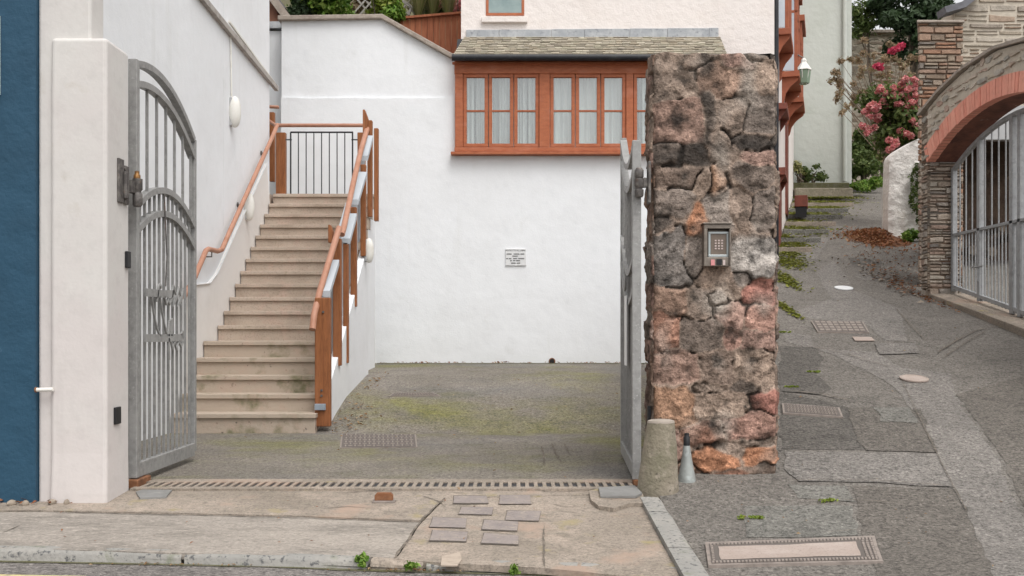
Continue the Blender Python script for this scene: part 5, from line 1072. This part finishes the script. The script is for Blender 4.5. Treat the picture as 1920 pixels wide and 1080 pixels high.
bush('garden_shrub', 'dark low shrub at the lane end below the olive shrub', 'shrub', pc(1622, 312, 25.8), (.38, .4, .38), 1600, .05, M['leaf_mid'], 53, 12, .5, zb=4.5)
bush('garden_shrub', 'pale variegated shrub beside the olive shrub', 'shrub', pc(1650, 280, 27.5), (.35, .4, .6), 1700, .05, M['leaf_grass'], 54, 12, .5, zb=4.8)
bush('verge_plants', 'bright green leafy ground plants at the lane end', 'plant', pc(1628, 346, 25.4), (.45, .4, .12), 1500, .045, M['leaf_bright'], 55, 14, 1.0, stems=False)
bush('verge_plants', 'green weeds along the foot of the end building corner', 'plant', pc(1608, 352, 24.4), (.25, .25, .08), 500, .04, M['leaf_bright'], 56, 8, 1.0, stems=False)
bk = root('back_wall', 'brownish stone wall behind the shrubs at the lane end', 'wall', (12, 31, 5))
MB().box((W(1590, 0, 31).x, 31, 4.5), (15, 31.4, W(0, 62, 31).z)).build('wall', M['gable'], bk)
MB().box((W(1588, 0, 31).x, 30.9, W(0, 62, 31).z), (15, 31.5, W(0, 57, 31).z)).build('coping', M['coping'], bk)
def tree(name, label, base, tip, clumps, n, size, m, seed, trunk=.16):
    r = root(name, label, 'tree', base); tk = MB(); rr = np.random.default_rng(seed)
    b = Vector(base); t = Vector(tip); tk.tube([b, b.lerp(t, .35) + Vector((.08, 0, 0)), b.lerp(t, .7), t], [trunk, trunk * .8, trunk * .5, trunk * .2], 9)
    for (c, rad) in clumps[::3]: s = b.lerp(t, .45 + .3 * rr.random()); tk.tube([s, s.lerp(Vector(c), .5) + Vector((0, 0, .1)), Vector(c)], [trunk * .4, trunk * .25, .012], 6)
    tk.build('trunk', M['bark'], r, smooth=True); leaf_cloud(clumps, n, size, seed, shell=.35).build('crown', m, r)
cl = []
for (x, y, rx) in ((1700, 40, 34), (1735, 20, 30), (1670, 15, 26), (1725, 75, 24), (1690, 85, 26), (1655, 45, 16), (1745, 60, 20), (1700, -20, 40), (1665, -25, 30), (1740, -20, 30), (1712, 108, 14), (1770, 10, 30), (1765, 45, 18), (1640, 5, 12)):
    q = W(x, y, 29.5); cl.append(((q.x, q.y + random.uniform(-.5, .5), q.z), (rx * .0148, .5, rx * .0125)))
tree('evergreen_tree', 'dark evergreen tree behind the stone pier', (11.1, 29.5, 5.2), pc(1710, -10, 29.5), cl, 9000, .075, M['leaf_dark'], 60)
cl = [(pc(1612 + random.uniform(-14, 22), random.uniform(-5, 70), 30), (.35, .3, .3)) for _ in range(9)]
tree('thin_tree', 'thin yellowing tree between the end building and the evergreen', (10.2, 30, 5.2), pc(1625, 10, 30), cl, 1300, .06, M['leaf_mid'], 61, .07)
# dry bush reaching in front of the end building
db_ = root('dry_bush', 'sparse dry bush with brown seed heads over the lane', 'shrub', pc(1665, 300, 23.4))
cl = []; tw = MB(); rr = np.random.default_rng(77); b = Vector(pc(1668, 300, 23.4))
for i in range(64):
    x = rr.uniform(1556, 1722); y = rr.uniform(100, 215) + max(0, 1600 - x) * .6 * rr.random()
    if x > 1600 and rr.random() < .2: y -= 25
    q = Vector(pc(x, y, 23.4 + rr.normal() * .35)); cl.append((tuple(q), (.10, .10, .09)))
    md = b.lerp(q, .55) + Vector((rr.normal() * .08, rr.normal() * .08, .12)); tw.tube([b + Vector((rr.normal() * .06, rr.normal() * .06, 0)), md, q], [.014, .009, .004], 5)
leaf_cloud(cl, 3800, .036, 78, shell=.15, aspect=.5).build('foliage', M['leaf_dry'], db_); tw.build('stems', M['twig'], db_)
# flowering bush
fb = root('flowering_bush', 'rounded bush of faded pink flower heads over the white wall', 'shrub', pc(1680, 300, 19.6))
cl = clumpset(pc(1678, 215, 19.6), (.66, .5, .70), 34, .28, 80); leaf_cloud(cl, 5200, .05, 81, shell=.3).build('foliage', M['leaf_mid'], fb)
st_ = MB(); b = Vector(pc(1685, 305, 19.6)); rr = np.random.default_rng(82)
for c_, _ in cl[::2]: st_.tube([b + Vector((rr.normal() * .05, rr.normal() * .05, 0)), b.lerp(Vector(c_), .6), Vector(c_)], [.02, .013, .005], 6)
st_.build('stems', M['bark'], fb)
heads = [(1640, 205), (1655, 190), (1632, 218), (1625, 240), (1645, 225), (1660, 175), (1675, 165), (1690, 158), (1705, 165), (1718, 160), (1668, 180), (1685, 180), (1702, 185), (1718, 178), (1700, 200), (1712, 205), (1684, 195), (1722, 190), (1650, 165), (1690, 170), (1710, 225), (1718, 240), (1688, 245), (1700, 250), (1668, 262), (1676, 272), (1672, 278), (1680, 265), (1637, 195), (1628, 205), (1715, 150), (1695, 150), (1620, 238), (1640, 240), (1690, 215), (1725, 215)]
fm = []
heads += [(x + random.uniform(-16, 16), y + random.uniform(-12, 12)) for x, y in heads]
for (x, y) in heads: q = pc(x, y, 19.05 + .35 * random.random()); fm.append((q, (.06, .06, .052)))
leaf_cloud(fm, 7200, .022, 83, shell=.7, aspect=.8).build('flower_heads', M['petal'], fb)
leaf_cloud([(pc(x, y, 23.0), (.09, .09, .07)) for x, y in ((1680, 92), (1690, 86), (1672, 95), (1645, 124), (1650, 126))], 600, .03, 84, shell=.5, aspect=.8).build('red_blossom', M['petal_hot'], label='few crimson blossoms high above the dry bush', cat='blossom')
# white rubble wall with ivy
ww = root('whitewashed_wall', 'whitewashed rubble wall stub with a sloping top beside the leaf heap', 'wall', (6.7, 18.4, 2.6))
mb = MB(); nx, nz = 26, 44; pts = []
for side_ in (0, 1):
    for j in range(nz + 1):
        for i in range(nx + 1):
            u = i / nx; X = 6.46 + u * 1.0; ztop = W(0, 300 - 46 * min(1, u / .6) ** .6, 18.2).z; zz = 2.45 + (ztop - 2.45) * j / nz
            k = noise.fractal(Vector((X * 5, zz * 5, side_ * 7)), .8, 2, 5) * .022
            ed = .05 * max(0, .08 - u) / .08; wd = .05 * math.sin(math.pi * (1 - j / nz) * .5) * (1 - u)
            mb.v.append(Vector((X - wd * .5 + k * .5, (18.2 + ed + k) if side_ == 0 else 18.6 - ed + k, zz)))
N1 = (nx + 1) * (nz + 1)
for j in range(nz):
    for i in range(nx):
        a_ = j * (nx + 1) + i; mb.f.append([a_, a_ + 1, a_ + nx + 2, a_ + nx + 1]); mb.f.append([N1 + a_ + nx + 1, N1 + a_ + nx + 2, N1 + a_ + 1, N1 + a_])
    a_ = j * (nx + 1); mb.f.append([a_, a_ + nx + 1, N1 + a_ + nx + 1, N1 + a_])
for i in range(nx): a_ = nz * (nx + 1) + i; mb.f.append([a_, a_ + 1, N1 + a_ + 1, N1 + a_])
mb.build('masonry', M['whiterubble'], ww, smooth=True)
iv = root('ivy', 'strand of small leaved ivy hanging on the whitewashed wall', 'ivy', pc(1716, 400, 18.1))
leaf_cloud([(pc(1717 + random.uniform(-8, 8), y, 18.1), (.06, .04, .10)) for y in range(315, 395, 5)] + [(pc(1722 + random.uniform(-4, 5), y, 18.1), (.03, .03, .08)) for y in range(390, 416, 5)], 1400, .022, 90, shell=.2).build('foliage', M['leaf_mid'], iv)
bush('verge_plants', 'bright green weeds at the foot of the whitewashed wall', 'plant', pc(1705, 442, 17.9), (.26, .16, .08), 800, .035, M['leaf_bright'], 91, 9, 1.0, stems=False)

# ------------------------------------------------------------------ arched gateway on the right
AX, AT = 5.23, .42
aw = root('arched_gateway', 'rubble stone gateway wall with a red brick arch on the right of the lane', 'gateway', (5.4, 11.6, 1.0))
CY, R0, ZC = 11.66, 4.2, 3.47 - 4.2
hs2 = 1.76
def intr(y): return ZC + math.sqrt(R0 * R0 - (y - CY) ** 2)
def topz(y): return float(np.interp(y, [8, 9.6, 10.6, 11.5, 12.35, 13.0, 13.62], [3.45, 3.72, 3.86, 3.985, 3.96, 3.86, 3.70]))
ysn = np.linspace(CY - hs2, CY + hs2, 33)
for i in range(len(ysn) - 1):       # spandrel above the arch in strips, then the two piers
    pass
sp_ = MB()
for i in range(32):
    a_, b_ = ysn[i], ysn[i + 1]; sp_.prism([(AX, a_, intr(a_) + .215), (AX, b_, intr(b_) + .215), (AX, b_, topz(b_)), (AX, a_, topz(a_))], (AT, 0, 0))
sp_.build('spandrel', M['pointing'], aw)
stonework(Vector((AX, 9.7, 2.9)), Vector((0, 1, 0)), Vector((0, 0, 1)), 3.9, 1.1, (.07, .13), (.12, .26), .03, Vector((1, 0, 0)), 5, lambda a, b: (lambda y, z: z < topz(y) - .03 and (abs(y - CY) < hs2 and z > intr(y) + .25 or abs(y - CY) >= hs2))(9.7 + a, 2.9 + b), jit=.5, gap=.026, split=0).build('spandrel_stones', M['stone_arch'], aw)
stonework(Vector((AX, CY + hs2 + .005, .9)), Vector((0, 1, 0)), Vector((0, 0, 1)), 13.615 - CY - hs2, 2.1, (.03, .11), (.08, .2), .025, Vector((1, 0, 0)), 6).build('jamb_stones', M['stone_jamb'], aw)
stonework(Vector((AX + .02, CY + hs2, .9)), Vector((1, 0, 0)), Vector((0, 0, 1)), AT - .03, 2.22, (.03, .10), (.09, .26), .03, Vector((0, 1, 0)), 7).build('jamb_stones', M['stone_jamb'], aw)
pr_ = MB().prism([(AX, CY + hs2, .6), (AX, 13.62, .6), (AX, 13.62, topz(13.62)), (AX, CY + hs2, topz(CY + hs2))], (AT, 0, 0)); pr_.build('pier', M['jamb'], aw)
MB().prism([(AX, 7.6, -.2), (AX, CY - hs2, -.2), (AX, CY - hs2, topz(CY - hs2)), (AX, 7.6, 3.4)], (AT, 0, 0)).build('pier', M['jamb'], aw)
br = MB(); th0 = math.asin(hs2 / R0); nb = 50
for i in range(nb):
    t0_ = -th0 + 2 * th0 * (i + .06) / nb; t1_ = -th0 + 2 * th0 * (i + .94) / nb; j = random.uniform(-.004, .004)
    q = lambda t, r: (AX - .012 + j, CY + r * math.sin(t), ZC + r * math.cos(t))
    br.prism([q(t0_, R0 + .002), q(t1_, R0 + .002), q(t1_, R0 + .215), q(t0_, R0 + .215)], (.11, 0, 0))
br.build('brick_arch', M['brick'], aw)
mr = MB(); so = MB()
for i in range(40):
    t0_ = -th0 + 2 * th0 * i / 40; t1_ = -th0 + 2 * th0 * (i + 1) / 40
    q = lambda t, r, x: (x, CY + r * math.sin(t), ZC + r * math.cos(t))
    so.prism([q(t0_, R0 + .004, AX + .0), q(t1_, R0 + .004, AX + 0), q(t1_, R0 + .213, AX + 0), q(t0_, R0 + .213, AX + 0)], (AT - .002, 0, 0))
so.build('arch_soffit', M['soffit'], aw)
cpn = [(AX + AT / 2 - .03, y, topz(y) + .03) for y in np.linspace(7.6, 13.64, 40)]
MB().strip(cpn, (1, 0, 0), AT + .05, .035).build('coping', M['coping'], aw)
MB().prism([(AX + .01, CY - hs2, lane_z(CY - hs2) - .05), (AX + .01, CY + hs2, lane_z(CY + hs2) - .05), (AX + .01, CY + hs2, lane_z(CY + hs2) + .05), (AX + .01, CY - hs2, lane_z(CY - hs2) + .10)], (AT + .1, 0, 0)).build('threshold', M['concrete'], aw, bevel=.01)
# iron gates
GX = 5.545
ig = root('iron_gates', 'grey barred iron gates closing the brick arch', 'gate', (GX, 11.7, 1.0))
gb0 = lambda y: lane_z(y) + .12; gtop = lambda y: intr(y) - .10
ymid = lambda y: 2.165
for (y, w_) in ((CY + hs2 - .04, .03), (12.63, .035), (11.80, .04), (11.62, .035), (10.75, .035), (CY - hs2 + .04, .03)):
    MB().box((GX - .03, y - w_, gb0(y) - .04), (GX + .03, y + w_, gtop(y))).build('stile', M['irongate'], ig, bevel=.004)
MB().strip([(GX, y, gtop(y) - .02) for y in np.linspace(CY - hs2 + .03, CY + hs2 - .03, 30)], (1, 0, 0), .05, .045).build('arched_rail', M['irongate'], ig)
MB().strip([(GX - .005, CY - hs2 + .05, 2.165), (GX - .005, CY + hs2 - .05, 2.165)], (1, 0, 0), .05, .03).build('mid_rail', M['irongate'], ig)
MB().strip([(GX, y, gb0(y) + .02) for y in (CY - hs2 + .05, CY + hs2 - .05)], (1, 0, 0), .05, .045).build('bottom_rail', M['irongate'], ig)
for i, y in enumerate(np.arange(CY - hs2 + .16, CY + hs2 - .08, .0875)):
    up_ = i % 2 == 0; z1 = gtop(y) - .03 if up_ else 2.165
    MB().tube([(GX + .004, y, gb0(y) - .02), (GX + .004, y, z1)], .0085, 6).build('bar', M['irongate'], ig)
MB().tube([(GX - .05, 12.45, 1.72), (GX - .05, 12.75, 1.72)], .012, 6).tube([(GX - .045, 12.6, 1.72), (GX - .045, 12.6, 1.55)], .010, 6).build('bolt', M['irongate'], ig)
# stone pier and gable behind
pi_ = root('stone_pier', 'square rubble stone pier with a flat cap behind the arch', 'stone pier', (5.8, 14.5, 2.0))
zc_ = W(0, 44, 14.2).z; px0, px1 = W(1722, 0, 14.2).x, W(1806, 0, 14.2).x
MB().prism([(px0 + .02, 14.22, 1.2), (px1 - .02, 14.22, 1.2), (px1, 14.8, 1.2), (px0 + .26, 14.8, 1.2)], (0, 0, zc_ - 1.2)).build('core', M['mortar'], pi_)
stonework(Vector((px0, 14.2, 1.2)), Vector((1, 0, 0)), Vector((0, 0, 1)), px1 - px0, zc_ - 1.2, (.05, .12), (.10, .30), .03, Vector((0, 1, 0)), 3).build('stones', M['stone_isl'], pi_)
MB().prism([(W(1719, 0, 14.15).x, 14.15, zc_), (W(1809, 0, 14.15).x, 14.15, zc_), (px1 + .05, 14.85, zc_), (px0 + .24, 14.85, zc_)], (0, 0, .035)).build('cap', M['coping'], pi_, bevel=.01)
sb_ = root('stone_outbuilding', 'pale pointed stone outbuilding behind the gateway', 'outbuilding', (8, 16.5, 1.4))
Yg = 15.0; xl = W(1789, 0, Yg).x; zt_ = W(0, 198, Yg).z; zb3 = W(0, 262, Yg).z
MB().prism([(xl, Yg, zt_), (12, Yg, zt_), (12, Yg, 7.0), (9, Yg, 7.0), (W(1840, 0, Yg).x, Yg, W(0, -10, Yg).z), (xl, Yg, W(0, 18, Yg).z)], (0, .45, 0)).build('wall', M['pointing'], sb_)
stonework(Vector((xl, Yg, zt_)), Vector((1, 0, 0)), Vector((0, 0, 1)), 3.4, 3.2, (.05, .14), (.14, .5), .028, Vector((0, 1, 0)), 9, lambda a, b: zt_ + b < np.interp(xl + a, [xl, W(1840, 0, Yg).x, 9, 12], [W(0, 18, Yg).z, W(0, -10, Yg).z, 7.0, 7.0]) - .05, jit=.3, gap=.03).build('wall_stones', M['stone_pale'], sb_)
MB().box((xl, Yg + .02, 1.2), (W(1806, 0, Yg).x, Yg + .4, zt_)).build('wall', M['mortar'], sb_)
stonework(Vector((xl, Yg + .02, 1.2)), Vector((1, 0, 0)), Vector((0, 0, 1)), W(1806, 0, Yg).x - xl - .002, zt_ - 1.2, (.04, .1), (.1, .3), .025, Vector((0, 1, 0)), 12).build('wall_stones', M['stone_isl'], sb_)
MB().box((W(1806, 0, Yg).x, Yg - .02, zb3), (12, Yg + .12, zt_ - .003)).build('lintel', M['fascia'], sb_)
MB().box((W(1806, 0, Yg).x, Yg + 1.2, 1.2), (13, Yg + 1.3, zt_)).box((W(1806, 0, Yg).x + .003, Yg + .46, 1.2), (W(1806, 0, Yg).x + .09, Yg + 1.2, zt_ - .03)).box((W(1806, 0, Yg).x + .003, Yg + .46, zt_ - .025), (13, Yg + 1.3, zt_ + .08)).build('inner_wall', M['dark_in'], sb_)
MB().strip([W(1835, -14, Yg - .08), W(1800, 14, Yg - .08), W(1765, 24, Yg - .08)], (0, 1, 0), .3, .09).build('verge', M['tile'], sb_)
for (x, y) in ((7.6, Yg + 1.4), (8.4, Yg + 1.5)):
    pass
wd_ = MB()
for i in range(46):
    x = 6.7 + random.random() * 4; z = 1.5 + random.random() * 1.0; wd_.tube([(x, Yg + .62, z), (x + .05, Yg + 1.15, z)], .05 + .03 * random.random(), 8)
wd_.build('log_stack', M['bark'], label='stack of dark logs inside the outbuilding behind the bars', cat='log stack')

# ------------------------------------------------------------------ leaves, weeds, litter
def ground_leaves(spots, n, size, m, fn, name, seed, lift=.006, kind='stuff'):
    r = np.random.default_rng(seed); mb = MB()
    for i in range(n):
        x, y, sx, sy = spots[r.integers(len(spots))]; X, Y = x + r.normal() * sx, y + r.normal() * sy
        L = size * (.5 + r.random()); a = r.random() * 6.28; t = Vector((math.cos(a), math.sin(a), r.normal() * .25)); b = Vector((-math.sin(a), math.cos(a), r.normal() * .25)); p = Vector((X, Y, fn(X, Y) + lift + L * .35))
        mb._add([p - t * L, p + b * L * .5 + Vector((0, 0, L * .3)), p + t * L, p - b * L * .5 + Vector((0, 0, L * .3))], [(0, 1, 2), (0, 2, 3)])
    return mb.build(name, m, kind=kind)
yz = lambda X, Y: yard_z(Y); lz = lambda X, Y: lane_z(Y); pz = lambda X, Y: pav_z(Y)
ground_leaves([(x, 15.85, .35, .05) for x in np.linspace(-1.9, 1.6, 10)], 120, .022, M['deadleaf'], yz, 'fallen_leaves', 1)
ground_leaves([(-1.66, 11.2, .08, .5), (-1.6, 10.6, .12, .3), (-1.62, 12.6, .06, .4), (-1.5, 10.4, .15, .2)], 110, .020, M['paleleaf'], yz, 'fallen_leaves', 2)
ground_leaves([(-.8, 10, .9, 1.6), (.2, 11, .5, 2)], 40, .014, M['paleleaf'], yz, 'fallen_leaves', 3)
heap = MB()
hx, hy = 6.12, 18.0
zh = lambda X, Y: lane_z(Y) + 0.13 * math.exp(-((X - 6.3) / .30) ** 2 - ((Y - 18.35) / .55) ** 2)
grid = [[Vector((5.7 + i * .06, 17.2 + j * .08, zh(5.7 + i * .06, 17.2 + j * .08) - .01)) for i in range(20)] for j in range(20)]
for row in grid: heap.v += row
for j in range(19):
    for i in range(19): heap.f.append([j * 20 + i, j * 20 + i + 1, j * 20 + 21 + i, j * 20 + 20 + i])
r_ = np.random.default_rng(33)
for i in range(1300):
    X, Y = 6.12 + r_.normal() * .20, 18.2 + r_.normal() * .45; L = .028 * (.5 + r_.random()); a = r_.random() * 6.28; t = Vector((math.cos(a), math.sin(a), r_.normal() * .5)); b = Vector((-math.sin(a), math.cos(a), r_.normal() * .5)); p = Vector((X, Y, zh(X, Y) + .01 + .02 * r_.random()))
    heap._add([p - t * L, p + b * L * .55, p + t * L, p - b * L * .55], [(0, 1, 2), (0, 2, 3)])
heap.build('leaf_heap', M['deadleaf'], label='heap of red brown leaves against the whitewashed wall', cat='leaf heap')
ground_leaves([(6.2, 17, .4, .5), (5.6, 15.8, .3, .7), (5.3, 14.6, .12, .5), (5.15, 13.6, .06, .5)], 420, .025, M['deadleaf'], lz, 'fallen_leaves', 4)
ground_leaves([(5.1, 14.3, .1, .6), (5.3, 15.3, .25, .5)], 160, .03, M['pebble'], lz, 'pebbles', 5)
ground_leaves([(3, 8, 1.2, 2.5), (4, 11, .8, 2), (1.9, 6.2, .6, .7)], 60, .010, M['paleleaf'], lz, 'fallen_leaves', 6)
ground_leaves([(-3.0, 6.05, .25, .03)], 60, .02, M['deadleaf'], pz, 'fallen_leaves', 7)
ground_leaves([(-.5, 5.9, 1.2, .35), (-1.5, 5.4, .8, .2)], 40, .008, M['deadleaf'], pz, 'fallen_leaves', 8)
ground_leaves([(-1.4, 4.98, .35, .012), (-.45, 4.86, .2, .012)], 90, .010, M['paleleaf'], lambda X, Y: -.15, 'fallen_leaves', 9)
def weed(label, x, y, fn, h, seed, n=60):
    X, Y = ground_at(fn, x, y); r = root('weed', label, 'weed', (X, Y, fn(Y)))
    leaf_cloud([((X + random.uniform(-.02, .02), Y + random.uniform(-.015, .015), fn(Y) + h * k), (.022, .014, h * .45)) for k in (.2, .5, .8)], n, .013, seed, shell=.1).build('foliage', M['leaf_bright'], r)
weed('green weed tuft left of the pale squat kerb stone', 678, 1060, lambda Y: pav_z(Y) - .02, .045, 1, 110)
weed('green weed tuft right of the pale squat kerb stone', 768, 1068, lambda Y: pav_z(Y) - .02, .03, 2, 90)
weed('tiny weed at the kerb near the corner', 965, 1078, lambda Y: pav_z(Y) - .02, .03, 3, 60)
for k, (x, y, lab) in enumerate([(1412, 975, 'flat mossy weed in a lane crack near the bollard'), (1548, 943, 'flat mossy weed in the crack below the pale patch'), (1483, 728, 'small weed in the dark patch beside the pillar'), (1527, 700, 'small weed higher in the dark patch'), (1472, 625, 'small weed at the wall side by the pillar')]):
    X, Y = ground_at(lane_z, x, y); r = root('weed', lab, 'weed', (X, Y, lane_z(Y)))
    leaf_cloud([((X + random.uniform(-.06, .06), Y + random.uniform(-.015, .015), lane_z(Y) + .014), (.03, .012, .008)) for _ in range(5)], 90, .010, 20 + k, shell=.1).build('foliage', M['leaf_lime'], r)
